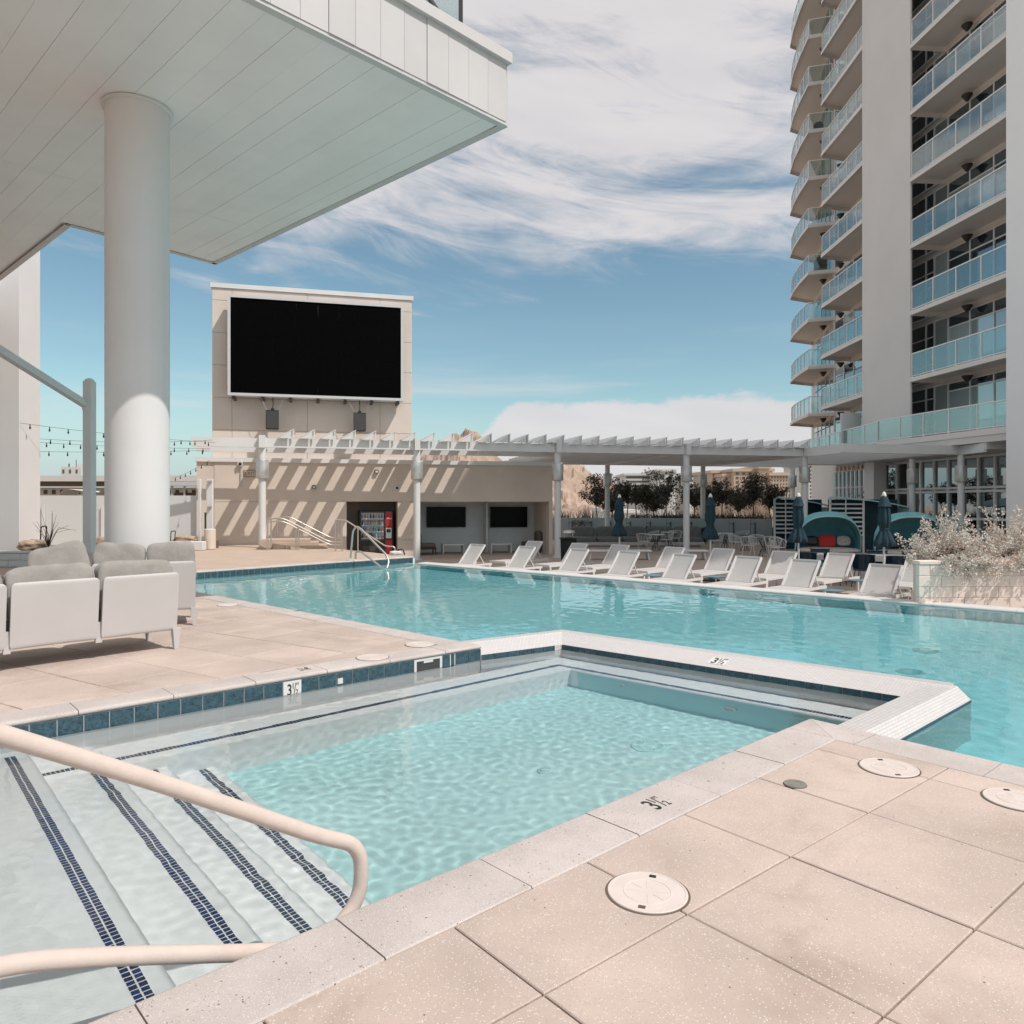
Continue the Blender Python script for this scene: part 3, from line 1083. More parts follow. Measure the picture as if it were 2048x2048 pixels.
def depth_mark(M, h, small=True):
    """3 1/2 FT in condensed figures, h tall, centred at the origin of M."""
    mb = MB()
    T = lambda x, y: M @ Matrix.Translation((x, y, 0))
    text_mesh(mb, "3", h * 1.38, T(-.27 * h, -.5 * h), .72)
    text_mesh(mb, "1", h * .72, T(.06 * h, .02 * h), .75)
    mb.add([(.10 * h, -.50 * h, 0), (.17 * h, -.50 * h, 0), (.36 * h, .52 * h, 0), (.29 * h, .52 * h, 0)], [(0, 1, 2, 3)], M)
    text_mesh(mb, "2", h * .62, T(.42 * h, -.50 * h), .75)
    text_mesh(mb, "FT", h * .30, T(.50 * h, .28 * h), .8)
    return mb
def flatM(p, along, z=.0016):
    """Lying flat, reading direction along a plan vector."""
    return Matrix.Translation((p.x, p.y, z)) @ Matrix.Rotation(math.atan2(along.y, along.x), 4, 'Z')
def wallM(p, along, z):
    X = Vector((along.x, along.y, 0)).normalized()
    Z = X.cross(Vector((0, 0, 1)))
    Mt = Matrix((X, Vector((0, 0, 1)), Z)).transposed().to_4x4()
    return Matrix.Translation((p.x, p.y, z)) @ Mt
pm = ground(1310, 1607)
depth_mark(flatM(pm, uA), .125).build('depth_number', INK, near_deck)
pm = ground(609, 1338)
depth_mark(flatM(pm, -uC), .11).build('depth_number', INK, left_deck)
pm = ground(594, 1222)
depth_mark(flatM(pm, -uD), .10).build('depth_number', INK, left_deck)
# number tile on the spa wall
tp = cstart + uC * ((n_c - 13) * SK)
receiver(MB().prism([tp + uC * .004, tp + uC * (SK - .004), tp + uC * (SK - .004) - nC * .010, tp + uC * .004 - nC * .010], -.235, -.05).build('number_tile', LABELWHITE, spa))
depth_mark(wallM(tp + uC * (SK / 2) - nC * .0115, uC, -.125), .105).build('depth_number', INK, spa)
tp2 = cstart + uC * ((n_c - 10) * SK + .015)
MB().prism([tp2, tp2 + uC * .055, tp2 + uC * .055 - nC * .011, tp2 - nC * .011], -.155, -.10).build('maker_sticker', LABELWHITE, spa)
# number on the sloping mosaic
sl_n = Vector((nW.x * .34, nW.y * .34, .07)).normalized()
X = Vector((uW.x, uW.y, 0))
Zt = X.cross(sl_n)
tm = s1p + uW * ((ground(1427, 1325, -.07) - s1p).dot(uW)) + nW * .17
Mt = Matrix((X, sl_n, Zt)).transposed().to_4x4()
zt = -.112 + .17 / .34 * .07
MB().box(-.095, -.085, 0, .095, .085, .003, Matrix.Translation((tm.x, tm.y, zt + .001)) @ Mt).build('number_tile', LABELWHITE, weir)
depth_mark(Matrix.Translation((tm.x, tm.y, zt + .006)) @ Mt, .14).build('depth_number', INK, weir)

# ------------------------------------------------------------------ lower terrace
tp_ = [pE + nE * .35 - uE * .05, pE + nE * .35 + uE * 21, V2((26, 2)), V2((26, 47)), V2((-13, 47)), V2((-13, 31.5)), V2((-7.75, 28.3)), V2((-5.6, 25.5)), pF + nF * .30]
terrace = struct('terrace', MB().prism(tp_, -1.6, ZT), TERRACE)

# ------------------------------------------------------------------ white canopy on a round column
H = 7.0
C1 = V2((-.08, 10.73)); C2 = V2((-6.71, 16.95)); C3 = V2((-8.63, 14.61))
uf = azv(225.0); uq = (C2 - C1).normalized(); nf = azv(-45)
canopy = thing('roof_canopy', 'big white overhanging roof with panelled underside above the sofas', 'roof', (0, 0, 0))
C4 = C3 + uq * 5.2
outline = [C1, C2, C3, C4, C4 + uf * 14, C1 + uf * 22]
body = MB()
body.prism([C1 + uf * .03 + uq * .03, C2 + uf * .03 - uq * .03, C3 - uq * .03 + uf * .05, C1 + uf * 4.5 + uq * .03], H + .03, H + .96)
body.prism([C1 + uf * 4.5 + uq * .03, C3 + uf * .05 - uq * .03, C4 + uf * .05, C4 + uf * 14, C1 + uf * 22 + uq * .03], H + .03, H + .96)
body.build('roof_body', WHITEPANEL, canopy)
PW = .36
cross = 6.4
far_d = (C2 - C1).dot(uq)
for i in range(46):
    s0, s1 = i * PW, (i + 1) * PW
    base = C1 + uf * s0
    strips = [(.09, cross - .006), (cross + .006, 22.0)]
    for k, (d0, d1) in enumerate(strips):
        q = [base + uf * .002 + uq * d0, base + uf * (PW - .002) + uq * d0, base + uf * (PW - .002) + uq * d1, base + uf * .002 + uq * d1]
        e39 = (C3 - C2).normalized()
        nn = V2((-e39.y, e39.x))
        if (C1 - C2).dot(nn) < 0:
            nn = -nn
        along3 = (C3 - C1).dot(uf)
        if (i + .5) * PW < along3:
            q = clip(q, C2 + nn * .10, nn)
        if q and i == 0:
            q = clip(q, C1 + uf * .10, uf)
        if len(q) < 3 or abs(area(q)) < .01 or (k == 1 and i > 36):
            continue
        if area(q) < 0:
            q = q[::-1]
        mb = MB()
        n_ = len(q)
        cen = sum(q, V2((0, 0))) / n_
        ins = [p + (cen - p).normalized() * .004 for p in q]
        dz = .001 * ((i * 7) % 5)
        mb.add([(p.x, p.y, H + .03) for p in q] + [(p.x, p.y, H + .004 + dz) for p in q] + [(p.x, p.y, H - .002 + dz) for p in ins],
               [tuple(range(2 * n_, 3 * n_))[::-1]] + [(a + n_, (a + 1) % n_ + n_, (a + 1) % n_, a) for a in range(n_)] +
               [(a + 2 * n_, (a + 1) % n_ + 2 * n_, (a + 1) % n_ + n_, a + n_) for a in range(n_)])
        mb.build('soffit_panel', WHITEPANEL, canopy)
# edge trims round the soffit
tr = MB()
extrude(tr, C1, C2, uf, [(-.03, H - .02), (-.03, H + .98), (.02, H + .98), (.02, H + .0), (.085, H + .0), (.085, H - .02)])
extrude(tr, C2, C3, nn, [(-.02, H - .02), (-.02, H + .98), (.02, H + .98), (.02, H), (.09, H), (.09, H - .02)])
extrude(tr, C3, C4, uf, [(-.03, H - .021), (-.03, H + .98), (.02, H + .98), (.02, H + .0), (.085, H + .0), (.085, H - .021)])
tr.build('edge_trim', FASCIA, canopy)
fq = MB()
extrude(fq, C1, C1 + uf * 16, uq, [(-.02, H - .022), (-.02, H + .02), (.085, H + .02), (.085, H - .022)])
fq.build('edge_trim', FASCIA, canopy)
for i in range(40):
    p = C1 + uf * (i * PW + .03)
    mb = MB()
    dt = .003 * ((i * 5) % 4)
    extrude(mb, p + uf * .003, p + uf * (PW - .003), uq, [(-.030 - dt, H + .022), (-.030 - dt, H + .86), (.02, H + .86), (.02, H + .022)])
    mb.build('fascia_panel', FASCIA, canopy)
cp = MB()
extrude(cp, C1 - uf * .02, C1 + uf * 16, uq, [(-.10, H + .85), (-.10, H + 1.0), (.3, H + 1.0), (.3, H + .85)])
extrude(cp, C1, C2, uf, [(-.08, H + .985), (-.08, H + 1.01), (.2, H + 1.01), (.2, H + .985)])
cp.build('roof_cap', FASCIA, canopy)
rl = thing('roof_railing', 'glass railing with steel post on top of the white roof', 'railing', (0, 0, H + 1.0))
for s in (.55, 2.0):
    p = C1 + uf * s + uq * .35
    MB().box(p.x - .03, p.y - .03, .0, p.x + .03, p.y + .03, 1.1).build('post', DARKGREY, rl)
p, q = C1 + uf * .6 + uq * .35, C1 + uf * 1.95 + uq * .35
MB().bar((p.x, p.y, .1), (q.x, q.y, 1.0), .04, .05).build('brace', DARKGREY, rl)
MB().prism([p, q, q + uq * .012, p + uq * .012], .02, 1.0).build('glass_pane', RAILGLASS, rl)

colm = thing('round_column', 'thick white round column carrying the roof behind the sofas', 'column', (-5.14, 10.3, 0))
MB().cyl(0, 0, 0, H, .403, 64).build('shaft', WHITE, colm, smooth=40)
MB().lathe([(.405, H - .05), (.445, H - .045), (.445, H - .012), (.405, H - .008)], 64).build('collar', PALESTEEL, colm, smooth=40)

pier = thing('white_pier', 'tall plain white wall pier at the edge beyond the planter', 'wall', (-13.15, 20, 0))
pb = MB()
pb.box(-7.5, 0, 0, 0, .9, 17)
pb.build('wall_face', WHITE, pier)
MB().box(-1.55, -.012, 1.0, -1.28, 0, 1.62).build('wall_plate', LIDWHITE, pier)

sp = thing('shade_post', 'pale grey square post with a slanting arm beside the round column', 'post', (-11.82 + 3.9, 14, 0))
sp.location = (at(179, 900, 14).x, 14, 0)
MB().chamfer(-.085, -.085, 0, .085, .085, 3.86, .012).build('post_shaft', PALESTEEL, sp)
MB().lathe([(.085, 3.86), (.08, 3.89), (.03, 3.92), (.005, 3.925)], 12).build('post_cap', PALESTEEL, sp, smooth=40)
e = at(-40, 676, 11.2)
MB().bar((-.06, 0, 3.42), (e.x - sp.location.x, e.y - 14, e.z), .11, .12).build('arm', PALESTEEL, sp)
MB().box(-.10, -.07, 3.32, -.08, .07, 3.54).build('bracket', PALESTEEL, sp)

# ------------------------------------------------------------------ pool house with the big screen
WB = V2((-11.65, 28.0)); AZB = 75.6
def on_wall(px, off=0.0):
    """Distance along the pool house front where a sight line meets it."""
    o = WB + azv(AZB - 90) * off
    d = azv(AZB)
    k = (px - 1024) / FPX
    return (o.y * k - o.x) / (d.x - d.y * k)
house = thing('pool_house', 'low tan stucco pool house with recesses behind the pergola', 'building', (WB.x, WB.y, 0), AZB)
xl, xr = on_wall(393), on_wall(1105)
r1a, r1b = on_wall(693), on_wall(795.5)
r2a, r2b = on_wall(838), on_wall(1098)
JT = 1.63
def part(name, m, *b, parent=house):
    mb = MB()
    for q in b:
        mb.box(*q)
    return mb.build(name, m, parent)
part('wall_panel', STUCCO, (xl + .62, 0, JT + .008, xr, .25, 3.13))
part('wall_panel', STUCCO, (xl, .02, ZT, xl + .61, .25, 3.13))
part('wall_panel', STUCCO, (xl + .62, 0, ZT, r1a, .25, JT - .008))
part('wall_panel', STUCCO, (r1b, 0, .12, r2a, .25, JT - .008))
part('wall_panel', STUCCO, (r1b, 0.001, ZT, r2a, .25, .105))
part('wall_panel', STUCCO, (r2b, 0, ZT, xr, .25, JT - .008))
part('wall_core', STUCCO, (xl + .01, .03, ZT, r1a - .01, 5.5, 3.10), (r1a - .01, 1.35, ZT, r2a - .02, 5.5, 3.10), (r1b + .01, .03, ZT, r2a - .01, 1.36, 3.1),
     (r2a - .02, 2.30, ZT, r2b + .01, 5.5, 3.10), (r2b + .01, .03, ZT, xr - .01, 5.5, 3.1), (r1a - .01, .03, JT + .01, xr - .02, 5.5, 3.09))
part('parapet_cap', PALESTEEL, (xl - .05, -.07, 3.13, xr + .06, .32, 3.29))
part('recess_lining', TAUPEWALL, (r2a, 2.26, ZT, r2b, 2.29, JT), (r2a + .012, .26, ZT, r2a + .03, 2.26, JT))
part('recess_ceiling', TAUPEWALL, (r2a, .25, JT - .02, r2b, 2.27, JT + .005))
xm = on_wall(971, 2.0)
part('recess_partition', TAUPEWALL, (xm - .06, 1.55, ZT, xm, 2.27, JT - .02))
part('recess_lining', STUCCO, (r2b - .02, .255, ZT, r2b, 2.26, JT))
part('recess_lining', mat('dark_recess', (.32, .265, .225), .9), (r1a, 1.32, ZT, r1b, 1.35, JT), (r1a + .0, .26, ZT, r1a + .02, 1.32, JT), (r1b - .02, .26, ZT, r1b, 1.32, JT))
# fittings on the wall, each a thing
def on_front(px, py, off=0.0):
    t = on_wall(px, off)
    o = WB + azv(AZB - 90) * off + azv(AZB) * t
    return Vector((o.x, o.y, EYE + (HORIZON - py) * o.y / FPX))
ex = on_front(500, 947)
exs = thing('exit_sign', 'small EXIT sign mounted on the tan wall', 'sign', ex, AZB)
MB().chamfer(-.22, -.05, -.135, .22, -.002, .135, .008).build('sign_box', mat('sign_tan', (.30, .22, .17), .6), exs)
MB().box(-.185, -.056, -.10, .185, -.05, .10).build('sign_face', mat('sign_face', (.60, .52, .45), .5), exs)
tm_ = MB()
text_mesh(tm_, "EXIT", .19, Matrix.Translation((0, -.0575, -.066)) @ Matrix.Rotation(R(90), 4, 'X'), .95)
tm_.build('sign_lettering', mat('sign_letters', (.20, .14, .11), .5), exs)
cp_ = on_front(481, 928)
cc = thing('security_camera', 'white dome camera on the tan wall above the EXIT sign', 'camera', cp_, AZB)
MB().cyl(0, 0, -.02, .14, .10, 20, M=Matrix.Rotation(R(90), 4, 'X')).build('housing', LIDWHITE, cc, smooth=40)
MB().lathe([(.06, 0), (.055, .03), (.03, .055), (.004, .06)], 16, M=Matrix.Translation((0, -.14, 0)) @ Matrix.Rotation(R(90), 4, 'X')).build('dome', BLACK, cc, smooth=40)
MB().bar((0, -.02, -.12), (0, -.02, -.86), .03, .03).build('conduit', STEEL, cc)
for px, py, lab in ((753, 943, 'small dark floodlight high on the tan wall'), (628, 974, 'tiny camera fixed on the striped shade of the tan wall')):
    f_ = thing('wall_fixture', lab, 'fixture', on_front(px, py), AZB)
    MB().chamfer(-.075, -.13, -.07, .075, -.002, .07, .012).build('housing', DARKGREY, f_)
    MB().box(-.05, -.135, -.05, .05, -.13, .03).build('lens', LIDWHITE, f_)
d_ = thing('dome_camera', 'round white camera with black centre beside the recess', 'camera', on_front(794, 976), AZB)
MB().lathe([(.11, 0), (.11, .02), (.075, .05), (.07, .055)], 20, M=Matrix.Rotation(R(90), 4, 'X')).build('rim', LIDWHITE, d_, smooth=40)
MB().lathe([(.055, .05), (.045, .085), (.004, .1)], 16, M=Matrix.Rotation(R(90), 4, 'X')).build('lens', BLACK, d_, smooth=40)
# screen tower
tower_s = thing('screen_wall', 'tall panelled wall behind the large black screen', 'wall', (WB.x, WB.y, 0), AZB)
OFF = .35
tx = [on_wall(424, OFF), on_wall(464, OFF), on_wall(615, OFF), on_wall(760, OFF), on_wall(824, OFF)]
tz = [3.14, 4.37, 5.60, 6.83, 8.06, 9.29, 9.76]
for i in range(4):
    for j in range(6):
        MB().chamfer(tx[i] + .007, OFF, tz[j] + .007, tx[i + 1] - .007, OFF + .06, tz[j + 1] - .007, .006).build('wall_panel', STUCCO2, tower_s)
part('wall_core', STUCCO, (tx[0] + .01, OFF + .03, 3.0, tx[4] - .01, 1.9, 9.74), parent=tower_s)
part('cap', PALESTEEL, (tx[0] - .05, OFF - .05, 9.76, tx[4] + .05, 1.95, 9.93), parent=tower_s)
scr = thing('video_screen', 'huge switched off black video screen in a grey frame', 'screen', (WB.x, WB.y, 0), AZB)
sx0, sx1, sz0, sz1 = on_wall(455, -.35), on_wall(807, -.35), 5.60, 9.36
fm = MB()
for b in ((sx0, sz0, sx1, sz0 + .10), (sx0, sz1 - .10, sx1, sz1), (sx0, sz0 + .10, sx0 + .10, sz1 - .10), (sx1 - .10, sz0 + .10, sx1, sz1 - .10)):
    fm.box(b[0], -.35, b[1], b[2], .12, b[3])
fm.build('frame', FRAMEGREY, scr)
cols_, rows_ = 8, 5
for i in range(cols_):
    for j in range(rows_):
        a_, b_ = sx0 + .10 + (sx1 - sx0 - .2) * i / cols_, sx0 + .10 + (sx1 - sx0 - .2) * (i + 1) / cols_
        c_, e_ = sz0 + .10 + (sz1 - sz0 - .2) * j / rows_, sz0 + .10 + (sz1 - sz0 - .2) * (j + 1) / rows_
        MB().box(a_ + .001, -.31, c_ + .001, b_ - .001, -.25, e_ - .001).build('display_panel', BLACKSCREEN, scr)
for k in range(7):
    x_ = sx0 + .2 + (sx1 - sx0 - .4) * k / 6
    MB().box(x_ - .05, -.25, sz0 - .12, x_ + .05, OFF, sz0 - .02).build('bracket', DARKGREY, scr)
for px, lab in ((545, 'black hanging loudspeaker below the screen nearer the left edge'), (719, 'black hanging loudspeaker below the screen nearer the mountain')):
    t_ = on_wall(px, -.25)
    o_ = WB + azv(AZB - 90) * -.25 + azv(AZB) * t_
    s_ = thing('loudspeaker', lab, 'speaker', (o_.x, o_.y, 4.36), AZB, 'hanging loudspeakers')
    mb = MB()
    mb.add([(-.17, .2, 0), (.17, .2, 0), (.235, -.17, 0), (-.235, -.17, 0), (-.17, .2, .72), (.17, .2, .72), (.235, -.17, .72), (-.235, -.17, .72)],
           [(0, 1, 2, 3), (7, 6, 5, 4), (0, 4, 5, 1), (1, 5, 6, 2), (2, 6, 7, 3), (3, 7, 4, 0)])
    mb.build('cabinet', BLACK, s_)
    MB().box(-.215, -.185, .03, .215, -.17, .69).build('grille', DARKGREY, s_)
    MB().box(-.06, -.05, .72, .06, .08, .80).build('yoke', BLACK, s_)
    for sg in (-1, 1):
        MB().tube([(sg * .2, 0, .72), (sg * .42, 0, 1.23)], .008, 6).build('cable', STEEL, s_)
    MB().tube([(0, .03, .8), (.02, .05, 1.0), (0, .1, 1.22)], .018, 6).build('cable', BLACK, s_)

# vending machine
vm = thing('vending_machine', 'drinks vending machine with red side panel in the wall recess', 'vending machine', (0, 0, 0), AZB)
v0, v1 = on_wall(718, .35), on_wall(787, .35)
vo = WB + azv(AZB - 90) * .30 + azv(AZB) * ((v0 + v1) / 2)
vm.location = (vo.x, vo.y, ZT)
vw = (v1 - v0) / 2
MB().chamfer(-vw, .05, .03, vw, .85, 1.84, .02).build('cabinet', BLACK, vm)
MB().box(-vw + .05, .03, .62, vw * .45, .05, 1.78).build('window_surround', DARKGREY, vm)
MB().box(-vw + .09, .022, .66, vw * .42, .03, 1.74).build('product_window', WINDARK, vm)
for k in range(4):
    z_ = .74 + k * .26
    MB().box(-vw + .10, .008, z_ - .03, vw * .41, .02, z_).build('shelf', LIDWHITE, vm)
rb = random.Random(5)
for k in range(4):
    for q in range(8):
        x_ = -vw + .13 + q * (vw * 1.28 / 8)
        cm = [mat('bottle_%d' % n_, c_, .3) for n_, c_ in enumerate(((.5, .06, .04), (.08, .2, .34), (.5, .42, .2), (.3, .36, .34), (.04, .03, .03)))] if not (k or q) else cm
        z_ = .74 + k * .26
        MB().lathe([(.028, 0), (.03, .1), (.012, .15), (.012, .19)], 8, M=Matrix.Translation((x_, .0, z_))).build('bottle', rb.choice(cm), vm, smooth=40)
MB().box(vw * .52, .03, 1.18, vw - .06, .05, 1.78).build('red_panel', RED, vm)
tmv = MB()
text_mesh(tmv, "~", .35, Matrix.Translation((vw * .75, .028, 1.42)) @ Matrix.Rotation(R(90), 4, 'X'))
tmv.build('panel_emblem', LIDWHITE, vm)
MB().box(vw * .55, .03, .72, vw - .08, .05, 1.14).build('coin_panel', PALESTEEL, vm)
MB().box(vw * .60, .02, .95, vw - .12, .03, 1.08).build('coin_display', BLACK, vm)
MB().box(vw * .52, .03, .12, vw - .06, .05, .66).build('red_panel', RED, vm)
MB().box(-vw + .15, .03, .16, vw * .3, .05, .42).build('dispenser_flap', DARKGREY, vm)

# televisions and furniture in the lounge recess
for a_, b_, lab in ((853, 931, 'flat black television on the recess wall nearer the vending machine'), (980, 1054, 'flat black television on the recess wall nearer the trash can')):
    off = 2.22
    t0, t1 = on_wall(a_, off), on_wall(b_, off)
    o_ = WB + azv(AZB - 90) * off + azv(AZB) * t0
    tv = thing('television', lab, 'television', (o_.x, o_.y, 0), AZB, 'televisions in the recess')
    zt_, zb_ = EYE + (HORIZON - 1013.5) * o_.y / FPX, EYE + (HORIZON - 1055) * o_.y / FPX
    MB().chamfer(0, -.07, zb_, t1 - t0, -.02, zt_, .008).build('casing', BLACK, tv)
    MB().box(.02, -.074, zb_ + .03, t1 - t0 - .02, -.07, zt_ - .02).build('display', TVGLASS, tv)
def low_table(xy, lab):
    t = thing('low_table', lab, 'table', (xy.x, xy.y, ZT), AZB, 'low white tables in the lounge recess')
    MB().box(-.45, -.28, .36, .45, .28, .42).build('table_top', LIDWHITE, t)
    for sx in (-.43, .43):
        MB().box(sx - .02, -.27, 0, sx + .02, .27, .36).build('leg', LIDWHITE, t)
low_table(V2(on_front(905, 1100, 1.2).xy), 'low white table under the television nearer the vending machine')
low_table(V2(on_front(1000, 1100, 1.1).xy), 'low white table under the television nearer the trash can')
def lounge_chair(xy, a, lab):
    t = thing('lounge_chair', lab, 'chair', (xy.x, xy.y, ZT), a, 'brown lounge chairs in the recess')
    MB().box(-.38, -.36, .22, .38, .36, .30).build('seat_frame', WOOD, t)
    MB().pillow(0, 0, .38, .76, .72, .20, n=6, p=5).build('seat_cushion', mat('brown_cushion', (.17, .13, .10), .95), t, smooth=50)
    MB().pillow(.32, 0, .66, .22, .70, .52, n=6, p=4).build('back_cushion', MATS['brown_cushion'], t, smooth=50)
    for sx in (-.34, .34):
        for sy in (-.32, .32):
            MB().box(sx - .025, sy - .025, 0, sx + .025, sy + .025, .22).build('leg', WOOD, t)
    MB().box(.36, -.36, .3, .40, .36, .86).build('back_frame', WOOD, t)
lounge_chair(V2(on_front(852, 1100, 1.0).xy), 255, 'brown cushioned lounge chair behind the pergola column by the pool corner')
lounge_chair(V2(on_front(1062, 1100, 1.2).xy), 75, 'dark brown lounge chair at the inner end of the recess')

# ------------------------------------------------------------------ pergola
PGO = V2((-8.88, 26.67)); AZP = 76.2
pg = thing('pergola', 'long pale grey steel pergola with sawtooth louvres over the terrace', 'pergola', (PGO.x, PGO.y, 0), AZP)
SPN = 5.49
BT, BB = 3.88, 3.56
XL, XE = -2.35, 22.1
def pbox(name, *b, m=PALESTEEL):
    mb = MB()
    for q in b:
        mb.box(*q)
    return mb.build(name, m, pg)
for k in range(4):
    x0_ = XL if k == 0 else k * SPN + .11
    pbox('front_beam', (x0_, -.06, BB, (k + 1) * SPN - .11 if k < 4 else XE, .06, BT))
pbox('front_beam', (XL, 1.02, 3.45, 11.2, 1.14, 3.66))
pbox('back_beam', (14.0, 8.84, BB, XE + 6, 8.96, BT))
for k in range(5):
    dep = 1.70 if k < 2 else 8.9
    if k == 2:
        dep = 1.7
    pbox('cross_beam', (k * SPN - .10, -.24, BB - .02, k * SPN + .10, dep, BT + .10))
xx = XL + 2.9
i = 0
me_s = None
while xx < XE - .3:
    short = xx < 11.7
    dep = 1.62 if xx < 8.6 else (1.9 if short else 8.8)
    mb = MB()
    mb.hexa([(0, -.22, .03), (.55, -.22, .33), (.55, dep, .33), (0, dep, .03), (-.008, -.22, .055), (.54, -.22, .358), (.54, dep, .358), (-.008, dep, .055)])
    bl = mb.build('louvre_blade', PALESTEEL, pg, loc=(xx, 0, BT))
    br_ = MB()
    for y_ in (-.20, -.02):
        br_.box(.50, y_, -.01, .535, y_ + .05, .31)
    br_.box(.28, -.05, -.01, .31, -.01, .17)
    br_.build('louvre_post', PALESTEEL, bl)
    ep = MB()
    ep.add([(.0, -.212, .012), (.44, -.212, .012), (.44, -.212, .262), (.0, -.200, .012), (.44, -.200, .012), (.44, -.200, .262)], [(0, 1, 2), (5, 4, 3), (0, 3, 4, 1), (1, 4, 5, 2), (2, 5, 3, 0)])
    ep.build('louvre_end', PALESTEEL, bl)
    xx += .722
    i += 1
for k in range(14):
    y_ = .75 + k * .6
    pbox('purlin', (11.1, y_ - .04, BB + .09, XE, y_ + .04, BB + .24))
def pcol(x, y, base, parent=pg):
    c = MB().cyl(x, y, base, BB - .015, .128, 24).build('column', PALESTEEL, parent, smooth=40)
    MB().lathe([(.15, 2.45), (.215, 2.46), (.222, 2.48), (.222, 3.09), (.215, 3.11), (.15, 3.12)], 28, M=Matrix.Translation((x, y, 0))).build('lantern', BRONZE, c, smooth=40)
    MB().cyl(x, y, base, base + .03, .19, 20).build('base_plate', PALESTEEL, c)
for k in range(5):
    pcol(k * SPN, 0, 0.0 if k == 0 else ZT)
for k in (3, 4, 5):
    pcol(k * SPN, 8.9, ZT)

pg2 = thing('pergola_wing', 'grey pergola wing turning towards the tower', 'pergola', (0, 0, 0))
w0, w1, w2, w3, w4 = V2((12.42, 31.85)), V2((12.94, 29.4)), V2((18.4, 30.8)), V2((18.3, 29.0)), V2((22.5, 29.6))
def beam(p, q, z0, z1, th, name, parent):
    d = (q - p).normalized(); n = V2((-d.y, d.x)) * (th / 2)
    MB().prism([p + n, q + n, q - n, p - n], z0, z1).build(name, PALESTEEL, parent)
beam(w0, w1 + V2((0, .06)), BB - .02, BT + .02, .12, 'side_beam', pg2)
beam(w1, w2, BB, BT + .04, .12, 'front_beam', pg2)
beam(w2 + V2((0, -.06)), w3, BB - .01, BT + .03, .12, 'side_beam', pg2)
beam(w3, w4, BB + .1, BT + .08, .12, 'front_beam', pg2)
dW = (w2 - w1).normalized(); nWg = V2((-dW.y, dW.x))
for k in range(1, 15):
    p_ = w1 + nWg * (k * .62) + dW * .1
    beam(p_, p_ + dW * 8.6, BB + .04, BB + .22, .07, 'purlin', pg2)
for k in range(3):
    p_ = w3 + V2((.3, .5)) + nWg * (k * .6)
    beam(p_, p_ + dW * 4.5, BB + .02, BB + .16, .07, 'purlin', pg2)
def pcol2(px, d):
    p = at(px, 1000, d)
    c = thing_col(p)
def thing_col(p):
    c = MB().cyl(p.x, p.y, ZT, BB - .01, .128, 24).build('column', PALESTEEL, pg2, smooth=40)
    MB().lathe([(.15, 2.45), (.215, 2.46), (.222, 2.48), (.222, 3.09), (.215, 3.11), (.15, 3.12)], 28, M=Matrix.Translation((p.x, p.y, 0))).build('lantern', BRONZE, c, smooth=40)
    return c
pcol2(1824.5, 33.6); pcol2(1922, 30.75)

# ------------------------------------------------------------------ ramp, stairs and rails by the pool house
def rail_thing(name, label, paths, r, m, posts=(), group=None):
    t = thing(name, label, 'handrail', (0, 0, 0), 90, group)
    for p in paths:
        MB().tube(p, r, 10).build('rail', m, t, smooth=60)
    for p in posts:
        MB().tube(p, r * .95, 8).build('post', m, t, smooth=60)
    return t
def smooth_path(pts, rad=.12, n=6):
    pts = [Vector(p) for p in pts]
    out = [pts[0]]
    for a, b, c in zip(pts, pts[1:], pts[2:]):
        l1, l2 = (a - b).length, (c - b).length
        r_ = min(rad, l1 * .45, l2 * .45)
        p, q = b + (a - b).normalized() * r_, b + (c - b).normalized() * r_
        for i in range(n + 1):
            t = i / n
            out.append(p * (1 - t) ** 2 + b * (2 * t * (1 - t)) + q * t ** 2)
    out.append(pts[-1])
    return out
def zat(px, py, d):
    return at(px, py, d)
d0, d1 = 25.2, 25.9
pa = [zat(535, 1037.5, d0), zat(565, 1036, d0), zat(660, 1084.5, d1), zat(685, 1084.5, d1)]
rp = rail_thing('ramp_rail', 'steel ramp handrail sloping down along the striped wall', [smooth_path(pa, .2), smooth_path([p - Vector((0, 0, .10)) for p in pa], .2)], .026, STEEL,
                [[zat(535, 1037.5, d0), zat(535, 1102.5, d0)], [zat(542, 1037.5, d0), zat(542, 1094, d0)], [zat(592, 1050, 25.4), zat(592, 1103, 25.4)], [zat(597, 1052, 25.4), zat(597, 1103, 25.4)]])
pa = [zat(555, 1036, 27.2), zat(578, 1033, 27.2), zat(662, 1076, 27.6), zat(683, 1077, 27.6)]
rail_thing('ramp_rail', 'steel ramp handrail running closest to the striped wall', [smooth_path(pa, .2)], .026, STEEL,
           [[zat(555, 1036, 27.2), zat(555, 1090, 27.2)], [zat(605, 1046, 27.3), zat(605, 1100, 27.3)]])
pa = [zat(671, 1040, 24.6), zat(691, 1040, 24.6), zat(772, 1093, 24.0), zat(789, 1093, 24.0), zat(791, 1105, 24.0)]
rail_thing('stair_rail', 'steel stair handrail between the ramp and the vending machine', [smooth_path(pa, .25)], .024, STEEL,
           [[zat(671, 1040, 24.6), zat(671, 1112, 24.6)], [zat(684, 1041, 24.6), zat(684, 1112, 24.6)], [zat(716, 1056, 24.4), zat(716, 1103, 24.4)]])
for dz, lab, sh in ((0, 'bent steel pool grab rail at the deck edge, the brighter one', 0), (1, 'bent steel pool grab rail at the deck edge, the shaded low one', 1)):
    if not sh:
        pa = [zat(701, 1116, 20.6), zat(706, 1062, 20.6), zat(713, 1052, 20.6), zat(722, 1058, 20.5), zat(773, 1110, 20.0), zat(778, 1124, 19.9), zat(774, 1136, 19.8)]
    else:
        pa = [zat(711, 1118, 20.3), zat(711, 1103, 20.3), zat(722, 1103, 20.2), zat(757, 1130, 19.6), zat(762, 1136, 19.5)]
    rail_thing('grab_rail', lab, [smooth_path(pa, .22)], .027, STEEL, group='pool grab rails')
